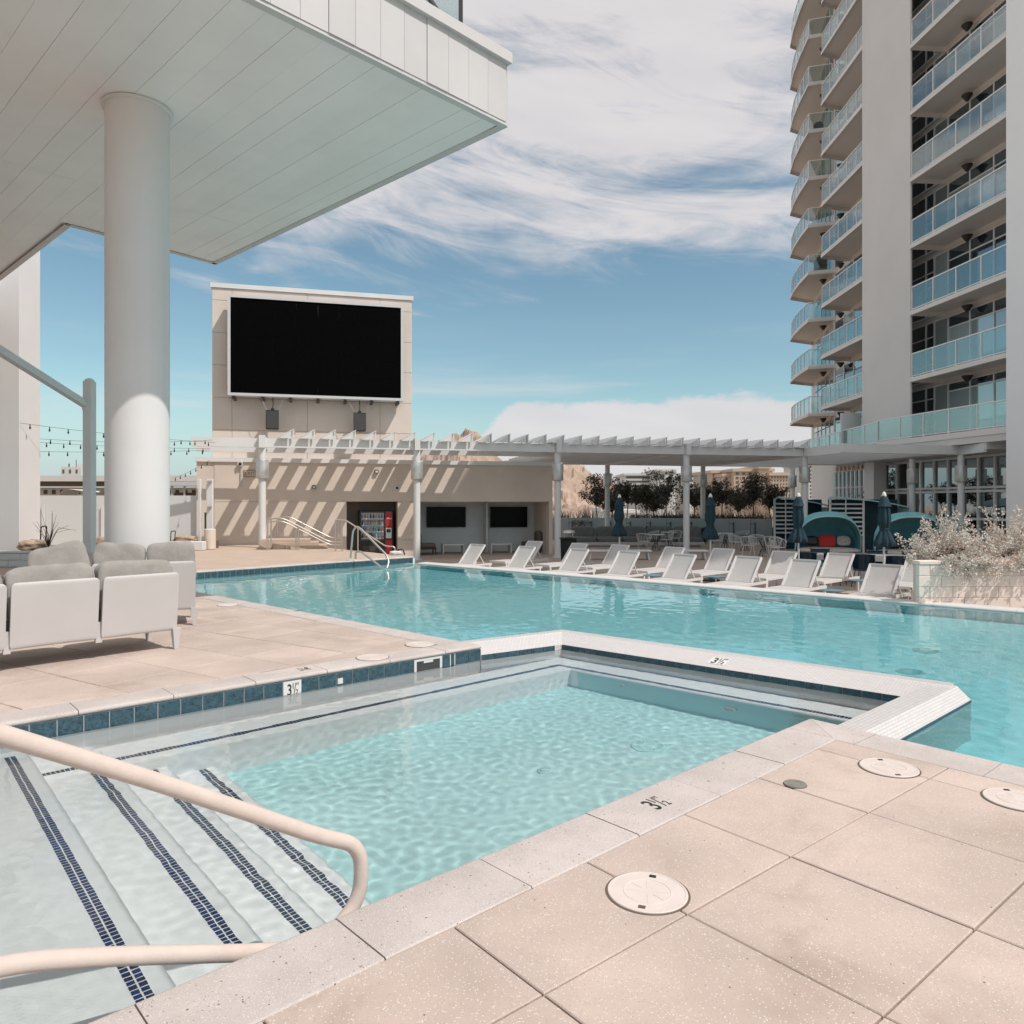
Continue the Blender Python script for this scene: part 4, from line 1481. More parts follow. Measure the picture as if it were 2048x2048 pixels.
st = thing('deck_steps', 'small pale steps beside the ramp at the far deck edge', 'steps', (0, 0, 0))
for k in range(3):
    p = ground(590 + k * 8, 1103, 0)
    MB().prism([V2((-8.6 + k * .45, 25.6)), V2((-7.0 + k * .3, 26.0)), V2((-7.3 + k * .3, 27.2)), V2((-8.9 + k * .45, 26.8))], -.3, .32 - .1 * k).build('step', DECKFAR, st)

# ------------------------------------------------------------------ apartment tower
TO = V2((17.92, 33.8)); AZT = -5.5
tow = thing('apartment_tower', 'tall apartment tower with glass balconies beside the terrace', 'building', (TO.x, TO.y, 0), AZT)
FL0, FH, NFL = 7.02, 3.0, 10
TOP = 36.5
def tprism(name, poly, z0, z1, m, parent=tow):
    return MB().prism([V2(p) for p in poly], z0, z1).build(name, m, parent)
tprism('tower_core', [(-23, -1.75), (4.2, -1.75), (4.4, -2.5), (13.0, -3.7), (14.5, -4.2), (21, -6.2), (21, -20), (-23, -20)], 3.9, TOP, TOWERWALL)
tprism('tower_base', [(-23, -1.75), (4.6, -1.75), (5.0, -2.5), (13.5, -3.7), (21, -6.2), (21, -20), (-23, -20)], ZT, 3.9, TOWERWALL)
tprism('tower_near_wing', [(-23, -1.75), (-9.2, -1.75), (-9.2, -.02), (-23, -.02)], ZT, TOP, TOWERWALL)
# piers
pm_ = MB()
arc_ = [V2((.02 + 4.78 * i / 14, -.16 + .17 * math.sin(math.pi * (.22 + .78 * i / 14)) - .42 * (i / 14) ** 3)) for i in range(15)]
pm_.prism(arc_ + [V2((4.60, -.85)), V2((.02, -.13))], 3.9, TOP)
pm_.build('pier', TOWERPIER, tow, smooth=30)
tprism('pier', [(3.55, -1.1), (4.40, -1.1), (4.40, -.45), (3.55, -.45)], ZT, 3.9, TOWERPIER)
MB().chamfer(-9.2, -1.76, ZT, -5.95, .18, TOP, .06).build('pier', PILLARWHITE, tow)

def slab(poly, z, name='balcony_slab'):
    return MB().slab_bevel([V2(p) for p in poly], z, z + .20, .03).build(name, SLABWHITE, tow, loc=None)
def rail_run(pts, z, h=1.06, inset=.05):
    """Glass balustrade along plan points: every pane an object, posts and handrail one frame per run."""
    fr_ = MB()
    for a_, b_ in zip(pts, pts[1:]):
        a_, b_ = V2(a_), V2(b_)
        fr_.bar((a_.x, a_.y, z + h), (b_.x, b_.y, z + h), .05, .05)
        fr_.bar((a_.x, a_.y, z + .06), (b_.x, b_.y, z + .06), .03, .04)
    f_ = None
    for p in pts:
        fr_.box(p[0] - .022, p[1] - .022, z, p[0] + .022, p[1] + .022, z + h)
    f_ = fr_.build('balcony_rail', MULLION, tow)
    for a_, b_ in zip(pts, pts[1:]):
        a_, b_ = V2(a_), V2(b_)
        d = (b_ - a_).normalized(); n = V2((-d.y, d.x)) * .006
        a2, b2 = a_ + d * .04, b_ - d * .04
        MB().prism([a2 + n, b2 + n, b2 - n, a2 - n], z + .09, z + h - .03).build('pane', RAILGLASS, f_)
def lerp2(a_, b_, t):
    return (a_[0] + (b_[0] - a_[0]) * t, a_[1] + (b_[1] - a_[1]) * t)
def run_pts(a_, b_, n):
    return [lerp2(a_, b_, i / n) for i in range(n + 1)]
def lamp(x, y, z):
    MB().lathe([(.05, z - .28), (.08, z - .24), (.22, z - .03), (.22, z)], 14, M=Matrix.Translation((x, y, 0))).build('balcony_lamp', LAMPDARK, tow, smooth=40)
rt = random.Random(21)
XE_ = [3.5, 2.4, 1.3, .7, -.25, -1.65, -3.05, -4.45, -5.9]
for k in range(-1, NFL):
    z = FL0 + FH * k if k >= 0 else 4.16
    ztop = z + .20
    # ---- right bay window wall
    fr_ = MB()
    zc = (FL0 + FH * (k + 1)) - .02
    ht = zc - ztop
    y_ = -1.70
    for x_ in XE_:
        fr_.box(x_ - .035, y_ - .04, ztop, x_ + .035, y_ + .05, zc)
    for (x0_, x1_, zz) in ((3.5, .7, .78), (3.5, .7, 2.05), (3.5, -.25, ht - .05), (-.25, -5.9, 2.22), (-.25, -5.9, ht - .06), (3.5, -5.9, .04), (1.3, .7, 1.4)):
        fr_.box(x1_, y_ - .03, ztop + zz - .03, x0_, y_ + .04, ztop + zz + .03)
    f_ = fr_.build('window_frame', MULLION, tow)
    for i in range(len(XE_) - 1):
        x1_, x0_ = XE_[i] - .035, XE_[i + 1] + .035
        if i < 3:
            zs = [(.07, .75), (.81, 2.02), (2.08, ht - .08)]
        elif i == 3:
            zs = [(.07, ht - .08)]
        else:
            zs = [(.07, 2.19), (2.25, ht - .09)]
        for j, (za, zb) in enumerate(zs):
            m_ = WINDARK if i < 3 or (j == 1 and i > 3) else (WINPALE if rt.random() < .72 else WINDARK)
            MB().box(x0_, y_ - .01, ztop + za, x1_, y_ + .012, ztop + zb).build('pane', m_, f_)
    if k >= 0:
        slab([(-5.96, -1.72), (-.02, -1.72), (.02, -1.60), (.05, -.06), (-.02, 0), (-5.96, 0)], z)
        rail_run(run_pts((-5.85, -.07), (-.08, -.07), 4), ztop)
        lamp(-1.9, -1.35, z); lamp(-4.9, -1.35, z)
        # ---- second bay
        slab([(4.35, -2.6), (10.9, -3.5), (10.95, -3.0), (10.62, -1.43), (10.5, -1.38), (4.45, -.62)], z + .05)
        rail_run(run_pts((4.6, -.70), (10.5, -1.46), 5) + [(10.55, -2.9)], z + .25)
        # ---- corner bay
        slab([(13.0, -3.8), (13.72, -2.22), (15.6, -2.62), (17.6, -3.15), (19.5, -3.82), (20.4, -6.0)], z + .05)
        rail_run([(13.3, -3.6), (13.80, -2.32), (14.9, -2.55), (15.7, -2.72), (16.6, -2.96), (17.6, -3.24), (18.5, -3.55), (19.4, -3.9)], z + .25)
        lamp(11.4, -3.1, z + .05); lamp(14.6, -3.7, z + .05)
    # windows of the two far bays
    fr_ = MB()
    g_ = []
    for a_, b_, n_ in (((4.6, -2.50), (12.9, -3.66), 6), ((13.2, -3.74), (19.5, -5.70), 5)):
        d = (V2(b_) - V2(a_)).normalized(); nn_ = V2((-d.y, d.x))
        for i in range(n_):
            p0, p1 = V2(lerp2(a_, b_, i / n_)), V2(lerp2(a_, b_, (i + 1) / n_))
            fr_.prism([p0, p0 + d * .07, p0 + d * .07 + nn_ * .08, p0 + nn_ * .08], ztop + .05, zc)
            for za, zb in ((.12, 2.15), (2.22, ht - .1)):
                qa, qb = p0 + d * .08, p1 - d * .01
                g_.append(([qa + nn_ * .02, qb + nn_ * .02, qb + nn_ * .05, qa + nn_ * .05], ztop + za, ztop + zb))
    f_ = fr_.build('window_frame', MULLION, tow)
    for q, za, zb in g_:
        MB().prism(q, za, zb).build('pane', rt.choice((WINDARK, WINPALE, WINDARK)), f_)
# podium terrace with its balustrade
tprism('podium', [(-5.96, 0.02), (1.40, .68), (6.0, .1), (13.0, -1.2), (13.0, -3.7), (4.4, -2.4), (-5.96, -1.74)], 3.93, 4.36, TOWERWALL)
tprism('podium_curb', [(-5.96, .05), (1.44, .72), (1.40, .60), (-5.96, -.07)], 4.20, 4.44, SLABWHITE)
rail_run(run_pts((-5.9, -.01), (1.38, .64), 5), 4.44, 1.0)
rail_run(run_pts((1.38, .64), (12.6, -1.2), 7), 4.38, 1.0)
MB().box(5.6, -1.0, 4.36, 5.7, .1, 6.3).build('privacy_screen', FROSTL, tow)
# street-level glazing
fr_ = MB(); gl_ = []
SX = [4.4, 3.45, 2.5, 1.55, .6, -.35, -1.3, -2.25, -3.2, -4.15, -5.1, -5.9]
y_ = -1.66
for x_ in SX:
    fr_.box(x_ - .06, y_ - .05, ZT, x_ + .06, y_ + .10, 3.7)
for z_ in (.9, 2.08, 2.24, ZT + .05, 3.55):
    fr_.box(-5.9, y_ - .03, z_ - .05, 4.4, y_ + .12, z_ + .05)
f_ = fr_.build('window_frame', MULLION, tow)
for i in range(len(SX) - 1):
    for za, zb in ((ZT + .1, .85), (.95, 2.02), (2.3, 3.5)):
        MB().box(SX[i + 1] + .06, y_ - .01, za, SX[i] - .06, y_ + .015, zb).build('pane', WINSTORE, f_)
# tall slot windows further along the base
fr_ = MB(); f2 = []
a_, b_ = V2((5.2, -2.50)), V2((13.3, -3.66))
d = (b_ - a_).normalized(); nn_ = V2((-d.y, d.x))
for i in range(13):
    p0 = a_ + d * (i * .62)
    fr_.prism([p0, p0 + d * .10, p0 + d * .10 + nn_ * .10, p0 + nn_ * .10], ZT, 3.8)
    f2.append(p0)
for z_ in (.3, 1.4, 2.5, 3.5):
    fr_.prism([a_, b_, b_ + nn_ * .08, a_ + nn_ * .08], z_ - .04, z_ + .04)
f_ = fr_.build('window_frame', SLABWHITE, tow)
for p0 in f2:
    MB().prism([p0 + d * .30 + nn_ * .02, p0 + d * .56 + nn_ * .02, p0 + d * .56 + nn_ * .05, p0 + d * .30 + nn_ * .05], ZT + .2, 3.45).build('pane', WINDARK, f_)
# things left on balconies
def bal(p, k):
    w_ = tow.matrix_basis @ Vector((p[0], p[1], 0))
    return (w_.x, w_.y, FL0 + FH * k + .26)
tow.matrix_basis
def balcony_chair(p, k, lab):
    t = thing('balcony_chair', lab, 'chair', bal(p, k), -70, 'chairs on the tower balconies')
    MB().pillow(0, 0, .45, .62, .62, .10, n=5, p=5).build('seat', DARKGREY, t, smooth=50)
    MB().pillow(.28, 0, .74, .10, .62, .50, n=5, p=4).build('backrest', DARKGREY, t, smooth=50)
    for sx in (-.24, .24):
        for sy in (-.24, .24):
            MB().box(sx - .02, sy - .02, 0, sx + .02, sy + .02, .42).build('leg', DARKGREY, t)
bpy.context.view_layer.update()
balcony_chair((-1.9, -.8), 3, 'dark chair behind glass on the fourth balcony up, inner one')
balcony_chair((-3.9, -.8), 3, 'dark chair behind glass on the fourth balcony up, outer one')
balcony_chair((-2.9, -.9), 2, 'dark covered chair on the third balcony up the tower')
bb = thing('exercise_ball', 'dark blue ball on a far corner balcony of the tower', 'ball', bal((13.9, -3.0), 6), 0)
MB().pillow(0, 0, .33, .62, .62, .62, n=6, p=2).build('ball', UMBBLUE, bb, smooth=60)
gb = thing('grill_box', 'black box standing on a lower corner balcony', 'box', bal((14.0, -3.2), 3), 0)
MB().chamfer(-.35, -.3, 0, .35, .3, .95, .03).build('box', BLACK, gb)

# ------------------------------------------------------------------ hand rail of the spa steps (padded)
hr = thing('spa_handrail', 'thick beige padded handrail bending down into the spa', 'handrail', (0, 0, 0))
uH = azv(47.0)
h0 = V2((-1024 / FPX * 2.28, 2.28))
def on_rail(px, py):
    """Point of the rail's own vertical plane met by a sight line."""
    k = (px - 1024) / FPX
    t = (h0.y * k - h0.x) / (uH.x - uH.y * k)
    p = h0 + uH * t
    return Vector((p.x, p.y, EYE - (py - HORIZON) * p.y / FPX))
ctrl = [on_rail(-260, 1392), on_rail(0, 1469), on_rail(300, 1559), on_rail(500, 1626), on_rail(640, 1673), on_rail(700, 1700)]
end = on_rail(735, 1745)
low = [on_rail(520, 1905), on_rail(235, 1912), on_rail(60, 1922), on_rail(-60, 1945)]
hp = smooth_path(ctrl[:5] + [on_rail(722, 1690), on_rail(722, 1800), on_rail(640, 1893)] + low + [on_rail(-90, 2080)], .17, 8)
MB().tube(hp, .0305, 18).build('rail_cover', COVER, hr, smooth=70)

# ------------------------------------------------------------------ deck lids
def lid(px, py, r, lab, m=LID, a=47, holes=True):
    p = ground(px, py)
    t = thing('skimmer_lid', lab, 'lid', (p.x, p.y, 0), a, 'round covers set in the deck')
    MB().lathe([(r * 1.045, -.03), (r * 1.045, .0012), (r * .99, .0012), (r * .99, -.03)], 48).build('gap_ring', GROUT, t)
    c = MB().lathe([(r * .99, -.02), (r * .99, .004), (r * .975, .007), (r * .93, .007), (r * .925, .0055), (r * .60, .0055), (r * .595, .007), (r * .57, .007), (r * .565, .0055), (.004, .006)], 56).build('cover', m, t, smooth=35)
    if holes:
        for s in (-1, 1):
            MB().box(-.014, s * r * .78 - .010, .002, .014, s * r * .78 + .010, .0076).build('finger_hole', BROWN if s < 0 else INK, t)
        for i in range(8):
            b = 2 * math.pi * i / 8 + .2
            MB().bar((r * .18 * math.cos(b), r * .18 * math.sin(b), .0062), (r * .54 * math.cos(b), r * .54 * math.sin(b), .0062), .004, .0012).build('rib', m, t)
    return t
lid(1295, 1785, .165, 'large cream round cover with finger holes in the nearest pavers', a=110)
lid(1778, 1536, .165, 'cream round cover set near the corner of the pale coping', a=95)
lid(2036, 1600, .165, 'cream round cover cut by the picture edge beside the pool coping', a=100)
lid(1590, 1569, .062, 'small grey plastic deck cover between two pavers', GREYLID, holes=False)
lid(745, 1315, .165, 'pale round cover on the spa coping nearest the skimmer mouth', a=47, holes=False)
lid(840, 1289, .165, 'pale round cover near the tip of the left deck', a=47, holes=False)
lid(455, 1210, .15, 'white round cover beside the pool edge behind the sofa', LIDWHITE, holes=False)

# ------------------------------------------------------------------ outdoor sofas on the left deck
def back_panel(mb, x0, x1, z0, z1, y, th=.035, curve=.03):
    """Slightly bowed sling panel with tight rounded corners."""
    n, rad = 10, .045
    VV = [0, .004, .015, .035, .07, .2, .4, .6, .8, .93, .965, .985, .996, 1]
    m_ = len(VV)
    vs, fs = [], []
    for side in (0, 1):
        for v in VV:
            zz = z0 + (z1 - z0) * v
            e = min(zz - z0, z1 - zz)
            ins = rad - math.sqrt(max(0, rad * rad - (rad - e) ** 2)) if e < rad else 0
            bul = min(1.0, (e / .02)) ** .5
            for i in range(n + 1):
                u = i / n
                x = x0 + ins + (x1 - x0 - 2 * ins) * u
                yy = y + (v - .5) * -.07 + curve * (1 - (2 * u - 1) ** 2) * .5 + (th * (.5 + .5 * bul) if side else th * (.5 - .5 * bul))
                vs.append((x, yy, zz))
    m = (n + 1) * m_
    for side in (0, 1):
        for j in range(m_ - 1):
            for i in range(n):
                a = side * m + j * (n + 1) + i
                q = (a, a + 1, a + n + 2, a + n + 1)
                fs.append(q if side == 0 else q[::-1])
    for j in range(m_ - 1):
        for i in (0, n):
            a = j * (n + 1) + i
            fs.append((a, a + n + 1, m + a + n + 1, m + a))
    mb.add(vs, fs)
def sofa(name, lab, loc, a, units, cush, arms=True, group=None, lift=0.0):
    """x runs along the sofa (azimuth a), the back stands at y=0, the seat lies towards +y."""
    t = thing(name, lab, 'sofa', (loc[0], loc[1], 0), a, group)
    x = 0.0
    L = sum(units)
    MB().chamfer(0.02, .09, .20, L - .02, .80, .30, .02).build('seat_frame', SOFAWHITE, t)
    for k, wd in enumerate(units):
        mb = MB(); back_panel(mb, x + .018, x + wd - .018, .205, .842, -.02)
        mb.build('back_panel', SOFAWHITE, t, smooth=45)
        MB().pillow(x + wd / 2, .44, .39, wd - .02, .74, .20, n=8, p=6, seed=k, lump=.03).build('seat_cushion', CUSHION, t, smooth=60)
        if cush[k]:
            M = Matrix.Translation((x + wd / 2, .15, .71 + lift)) @ Matrix.Rotation(R(cush[k][0]), 4, 'X') @ Matrix.Rotation(R(cush[k][1]), 4, 'Y')
            MB().pillow(0, 0, 0, wd - .03, .19, .54, M=M, n=14, p=6.5, seed=k * 3 + 1, lump=.05).build('back_cushion', CUSHION, t, smooth=60)
        x += wd
        if k < len(units) - 1:
            MB().box(x - .03, .03, .17, x + .03, .07, .38).build('joint_post', SOFAWHITE, t)
    for xx_ in (.03, L - .03):
        for yy_ in (.01, .74):
            MB().hexa([(xx_ - .022, yy_ - .02, 0), (xx_ + .022, yy_ - .02, 0), (xx_ + .022, yy_ + .025, 0), (xx_ - .022, yy_ + .025, 0),
                       (xx_ - .042, yy_ - .03, .23), (xx_ + .042, yy_ - .03, .23), (xx_ + .042, yy_ + .04, .23), (xx_ - .042, yy_ + .04, .23)]).build('leg', SOFAWHITE, t)
    if arms:
        for xx_ in ((L - .02),):
            MB().chamfer(xx_ - .03, .0, .22, xx_ + .02, .78, .66, .018).build('arm_panel', SOFAWHITE, t)
    return t
s_end = ground(358, 1297)
near_az = 42.8
L3 = [.80, .80, .80, .80]
o_ = s_end - azv(near_az) * (sum(L3) + .0)
sofa('outdoor_sofa', 'white backed sofa with taupe cushions, its back to the spa', o_, near_az, L3, [(-8, 0), (-8, 1), (-9, -1.5), (-8, 2)], arms=False)
e2 = ground(394, 1250)
az2 = 65
U2 = [.66, .62, .60]
o2 = e2 - azv(az2) * sum(U2)
sofa('outdoor_sofa', 'white sofa with three taupe cushions just behind the sofa backing the spa', o2, az2, U2, [(-14, -16), (-10, 5), (-9, -3)], arms=False, lift=.10)
far = thing('outdoor_sofa', 'low white sofa back seen beyond the cushions by the block planter', 'sofa', (at(58, 1100, 12.2).x, 12.2, 0), 84)
mb = MB(); back_panel(mb, 0, .98, .205, .80, 0); mb.build('back_panel', SOFAWHITE, far, smooth=45)
MB().chamfer(0.02, .03, .20, .96, .80, .30, .02).build('seat_frame', SOFAWHITE, far)
for x_, y_ in ((.05, .02), (.93, .02), (.05, .75), (.93, .75)):
    MB().box(x_ - .03, y_ - .02, 0, x_ + .03, y_ + .03, .22).build('leg', SOFAWHITE, far)

# ------------------------------------------------------------------ sun loungers
AL = 47.0
RUN, RISE, HZ = .46, .54, .36
def make_lounger():
    t = thing('sun_lounger', 'x', 'sun lounger', (0, 0, ZT), AL, 'sun loungers along the pool edge')
    W = .33
    fr_ = MB()
    for s in (-1, 1):
        fr_.box(-1.22, s * W - .02, HZ - .055, .70, s * W + .02, HZ)
    for x_ in (-1.22, -.02, .68):
        fr_.box(x_, -W, HZ - .05, x_ + .035, W, HZ - .008)
    fr_.build('frame', LIDWHITE, t)
    for x_ in (-1.16, .62):
        for s in (-1, 1):
            MB().box(x_ - .025, s * W - .022, 0, x_ + .025, s * W + .022, HZ - .05).build('leg', LIDWHITE, t)
    MB().box(-1.20, -W + .02, HZ - .006, -.02, W - .02, HZ + .004).build('seat_sling', SLING, t)
    br_ = MB()
    for s in (-1, 1):
        br_.bar((0, s * (W - .02), HZ), (RUN, s * (W - .02), HZ + RISE), .04, .04)
    br_.bar((RUN, -W + .02, HZ + RISE), (RUN, W - .02, HZ + RISE), .04, .035)
    for s in (-1, 1):
        br_.bar((RUN * .55, s * (W - .05), HZ + RISE * .55 - .02), (.45, s * (W - .05), HZ - .02), .022, .022)
    b_ = br_.build('back_frame', LIDWHITE, t)
    n = 8
    mb = MB(); vs, fs = [], []
    for i in range(n + 1):
        u = i / n
        sag = .022 * math.sin(math.pi * u)
        for s in (-1, 1):
            vs.append((RUN * u + sag, s * (W - .035), HZ + RISE * u - sag * .8 + .006))
    for i in range(n):
        fs.append((2 * i, 2 * i + 1, 2 * i + 3, 2 * i + 2))
    o = len(vs)
    vs += [(x + .006, y, z - .006) for x, y, z in vs]
    fs += [tuple(q + o for q in f[::-1]) for f in fs]
    mb.add(vs, fs)
    mb.build('back_sling', SLING, t, smooth=50)
    return t
proto = make_lounger()
ORD = ['first', 'second', 'third', 'fourth', 'fifth', 'sixth', 'seventh', 'eighth']
front = [(932.5, 1127.5), (1031, 1134), (1136, 1141), (1236, 1148.5), (1347, 1157), (1477.5, 1164), (1592, 1173.5), (1753.5, 1188)]
back = [(1071.5, 1083), (1160, 1087.5), (1242, 1090.5), (1350, 1095), (1448.5, 1098), (1571, 1103.5), (1682, 1107.5), (1845, 1114)]
used = False
for i, (px, py) in enumerate(front):
    o = proto if not used else copy_tree(proto)
    used = True
    o["label"] = '%s white sling lounger from the lounge recess in the sunlit row along the pool' % ORD[i]
    p = ground(px, py, ZT + HZ)
    place(o, p, ZT, AL + (i * 37 % 5 - 2) * .6)
for i, (px, py) in enumerate(back):
    o = copy_tree(proto)
    o["label"] = '%s grey looking lounger from the trash can in the shaded back row' % ORD[i]
    p = ground(px, py, ZT + HZ + RISE) - azv(AL) * RUN
    place(o, p, ZT, AL + (i * 23 % 5 - 2) * .6)

# small blue side tables
def side_table(px, py, lab):
    p = ground(px, py, ZT + .40)
    t = thing('side_table', lab, 'table', (p.x, p.y, ZT), 90, 'small blue side tables between loungers')
    MB().lathe([(.22, .385), (.23, .392), (.23, .40), (.20, .402)], 24).build('table_top', mat('table_blue', (.10, .22, .27), .5) if 'table_blue' not in MATS else MATS['table_blue'], t, smooth=40)
    MB().cyl(0, 0, .02, .39, .02, 10).build('stem', LIDWHITE, t, smooth=40)
    MB().lathe([(.16, 0), (.16, .012), (.03, .025)], 20).build('base', LIDWHITE, t, smooth=40)
side_table(1664, 1180, 'small blue round table beside the lounger next to the planter')
side_table(1720, 1160, 'small blue round table behind the last sunlit lounger')
side_table(1305, 1150, 'small round table between the fourth and fifth loungers')
side_table(1432, 1153, 'small round table between the fifth and sixth loungers')

# ------------------------------------------------------------------ closed umbrellas
def umbrella(px, d, lab, tilt, seed):
    p = at(px, 1000, d)
    t = thing('closed_umbrella', lab, 'umbrella', (p.x, p.y, ZT), 90, 'closed blue umbrellas between the loungers')
    MB().cyl(0, 0, .04, 2.30, .024, 12).build('pole', LIDWHITE, t, smooth=40)
    MB().lathe([(.24, 0), (.24, .05), (.06, .08), (.04, .14)], 20).build('base', DARKGREY, t, smooth=40)
    prof = [(.045, 2.31), (.07, 2.26), (.105, 2.17), (.135, 2.075), (.145, 2.06), (.105, 2.055), (.112, 1.95), (.128, 1.80), (.125, 1.68), (.098, 1.58), (.085, 1.535),
            (.115, 1.46), (.165, 1.34), (.215, 1.235), (.205, 1.17), (.12, 1.135), (.03, 1.13)]
    n = 32
    vs, fs = [], []
    rr = random.Random(seed)
    ph = [rr.uniform(0, 6) for _ in range(3)]
    for j, (r_, z_) in enumerate(prof):
        for i in range(n):
            a = 2 * math.pi * i / n
            k = 1 + (.16 if j > 4 else .05) * math.cos(8 * a + ph[0] + .5 * z_) + .09 * math.cos(3 * a + ph[1]) + .06 * noise.noise(Vector((math.cos(a) * 2, math.sin(a) * 2, z_ * 3 + seed)))
            vs.append((r_ * k * math.cos(a) + tilt * (2.3 - z_) * .03, r_ * k * math.sin(a), z_ - (.03 * math.cos(8 * a + ph[0]) if 12 < j < 15 else 0)))
    for j in range(len(prof) - 1):
        for i in range(n):
            q = (i + 1) % n
            fs.append((j * n + i, (j + 1) * n + i, (j + 1) * n + q, j * n + q))
    MB().add(vs, fs).build('canopy', UMBBLUE, t, smooth=50)
    MB().lathe([(.088, 1.515), (.098, 1.525), (.098, 1.55), (.088, 1.56)], 24).build('tie_strap', UMBBLUE, t, smooth=40)
    MB().lathe([(.052, 2.28), (.05, 2.33), (.03, 2.38), (.006, 2.40)], 14).build('finial', LIDWHITE, t, smooth=40)
umbrella(1239, 22.4, 'closed dark blue umbrella closest to the trash can', -.6, 1)
umbrella(1421, 20.6, 'closed dark blue umbrella leaning over the long grey sofa', -.8, 2)
umbrella(1597, 18.9, 'closed dark blue umbrella in front of the teal daybed with red cushion', 0, 3)
umbrella(1768, 17.2, 'closed dark blue umbrella between the two teal daybeds', 0, 4)

# ------------------------------------------------------------------ trash can
tcp = at(1137, 1100, 27.0)
tcn_ = thing('trash_can', 'black slatted trash can with domed lid by the pergola column', 'trash can', (tcp.x, tcp.y, ZT), 90)
MB().lathe([(.22, .03), (.24, .1), (.26, .8), (.33, .86), (.33, .88), (.25, .9)], 24).build('bin', BLACK, tcn_, smooth=40)
for i in range(20):
    a = 2 * math.pi * i / 20
    MB().bar((.25 * math.cos(a), .25 * math.sin(a), .06), (.275 * math.cos(a), .275 * math.sin(a), .82), .035, .012).build('slat', BLACK, tcn_)
MB().lathe([(.24, 1.06), (.22, 1.12), (.12, 1.16), (.01, 1.17)], 20).build('lid', STEEL, tcn_, smooth=40)
for i in range(4):
    a = 2 * math.pi * (i + .5) / 4
    MB().cyl(.21 * math.cos(a), .21 * math.sin(a), .88, 1.07, .012, 6).build('lid_post', STEEL, tcn_)

# ------------------------------------------------------------------ long grey sofas along the fence
def grey_sofa(px0, px1, d, lab):
    a, b = at(px0, 1080, d), at(px1, 1080, d)
    L = b.x - a.x
    t = thing('grey_sofa', lab, 'sofa', (a.x, d, ZT), 90, 'long grey sofas along the fence')
    MB().box(0, -.9, .10, L, 0, .22).build('seat_frame', LIDWHITE, t)
    n = max(1, round(L / 1.3))
    for k in range(n):
        x_ = L * (k + .5) / n
        MB().pillow(x_, -.48, .34, L / n - .02, .86, .26, n=6, p=7).build('seat_cushion', CUSHGREY, t, smooth=50)
        MB().pillow(x_, -.10, .68, L / n - .03, .24, .58, n=7, p=5, seed=k, lump=.04).build('back_cushion', CUSHGREY, t, smooth=50)
    for x_ in (.1, L - .1):
        for y_ in (-.82, -.08):
            MB().box(x_ - .03, y_ - .03, 0, x_ + .03, y_ + .03, .1).build('leg', LIDWHITE, t)
grey_sofa(1140, 1290, 37.5, 'long dark grey cushioned sofa behind the trash can')
grey_sofa(1292, 1400, 37.5, 'long dark grey cushioned sofa behind the white wire chairs')
for px, lab in ((1205, 'low white bench table in front of the grey sofa behind the trash can'), (1270, 'low white bench table left of the wire chairs'), (1382, 'low white bench table beside the pergola column')):
    p = ground(px, 1100, ZT + .36)
    t = thing('bench_table', lab, 'table', (p.x, min(p.y, 35.5), ZT), 90, 'low white bench tables')
    MB().chamfer(-.6, -.3, .30, .6, .3, .36, .015).build('table_top', LIDWHITE, t)
    for sx in (-.5, .5):
        MB().hexa([(sx - .03, -.26, 0), (sx + .03, -.26, 0), (sx + .03, .26, 0), (sx - .03, .26, 0), (sx * .9 - .03, -.2, .3), (sx * .9 + .03, -.2, .3), (sx * .9 + .03, .2, .3), (sx * .9 - .03, .2, .3)]).build('leg', LIDWHITE, t)

# ------------------------------------------------------------------ white wire chairs and bistro tables
def make_wire_chair():
    t = thing('wire_chair', 'x', 'chair', (0, 0, ZT), 90, 'white wire chairs')
    ring = [(.26 * math.cos(a), .26 * math.sin(a), .44) for a in [2 * math.pi * i / 16 for i in range(16)]]
    MB().tube(ring, .012, 6, closed=True).build('seat_ring', LIDWHITE, t, smooth=60)
    sw = MB()
    for i in range(7):
        y_ = -.21 + .07 * i
        h = math.sqrt(max(.001, .26 ** 2 - y_ ** 2))
        sw.tube([(-h, y_, .44), (h, y_, .44)], .006, 5)
    sw.build('seat', LIDWHITE, t)
    arc = [(.33 * math.cos(a), .33 * math.sin(a), .80 - .14 * (abs(a) / 2.0) ** 2) for a in [R(q) for q in range(-115, 116, 10)]]
    MB().tube(arc, .013, 6).build('back_rail', LIDWHITE, t, smooth=60)
    bw = MB()
    for q in range(-110, 111, 14):
        a = R(q)
        bw.tube([(.26 * math.cos(a), .26 * math.sin(a), .44), (.33 * math.cos(a), .33 * math.sin(a), .80 - .14 * (abs(a) / 2.0) ** 2)], .008, 5)
    bw.build('backrest', LIDWHITE, t)
    for sx in (-1, 1):
        for sy in (-1, 1):
            MB().tube([(.18 * sx, .18 * sy, .44), (.25 * sx, .25 * sy, 0)], .011, 6).build('leg', LIDWHITE, t)
    return t
wc_ = make_wire_chair()
WCH = [(1288, 1103, 33.0, 200, 'white wire chair nearest the trash can, left of the round tables'), (1304, 1085, 36.0, 90, 'white wire chair tucked at the grey sofa'),
       (1333, 1092, 34.5, 60, 'white wire chair between two bistro tables by the pergola column'), (1350, 1084, 36.0, 20, 'white wire chair half hidden by the pergola column'),
       (1433, 1092, 33.5, 120, 'white wire chair just right of the leaning umbrella'), (1471, 1100, 32.5, 270, 'white low wire chair with broad seat facing the leaning umbrella'),
       (1484, 1080, 35.5, 60, 'white wire chair farthest back against the fence'), (1497, 1107, 30.0, 200, 'white wire chair seen from the side near the dark table'),
       (1513, 1100, 31.0, 20, 'white round backed wire chair behind the dark table'), (1546, 1104, 29.5, 10, 'white round backed wire chair beside the climbing plant'), (1556, 1108, 28.5, -20, 'white round backed wire chair nearest the climbing plant')]
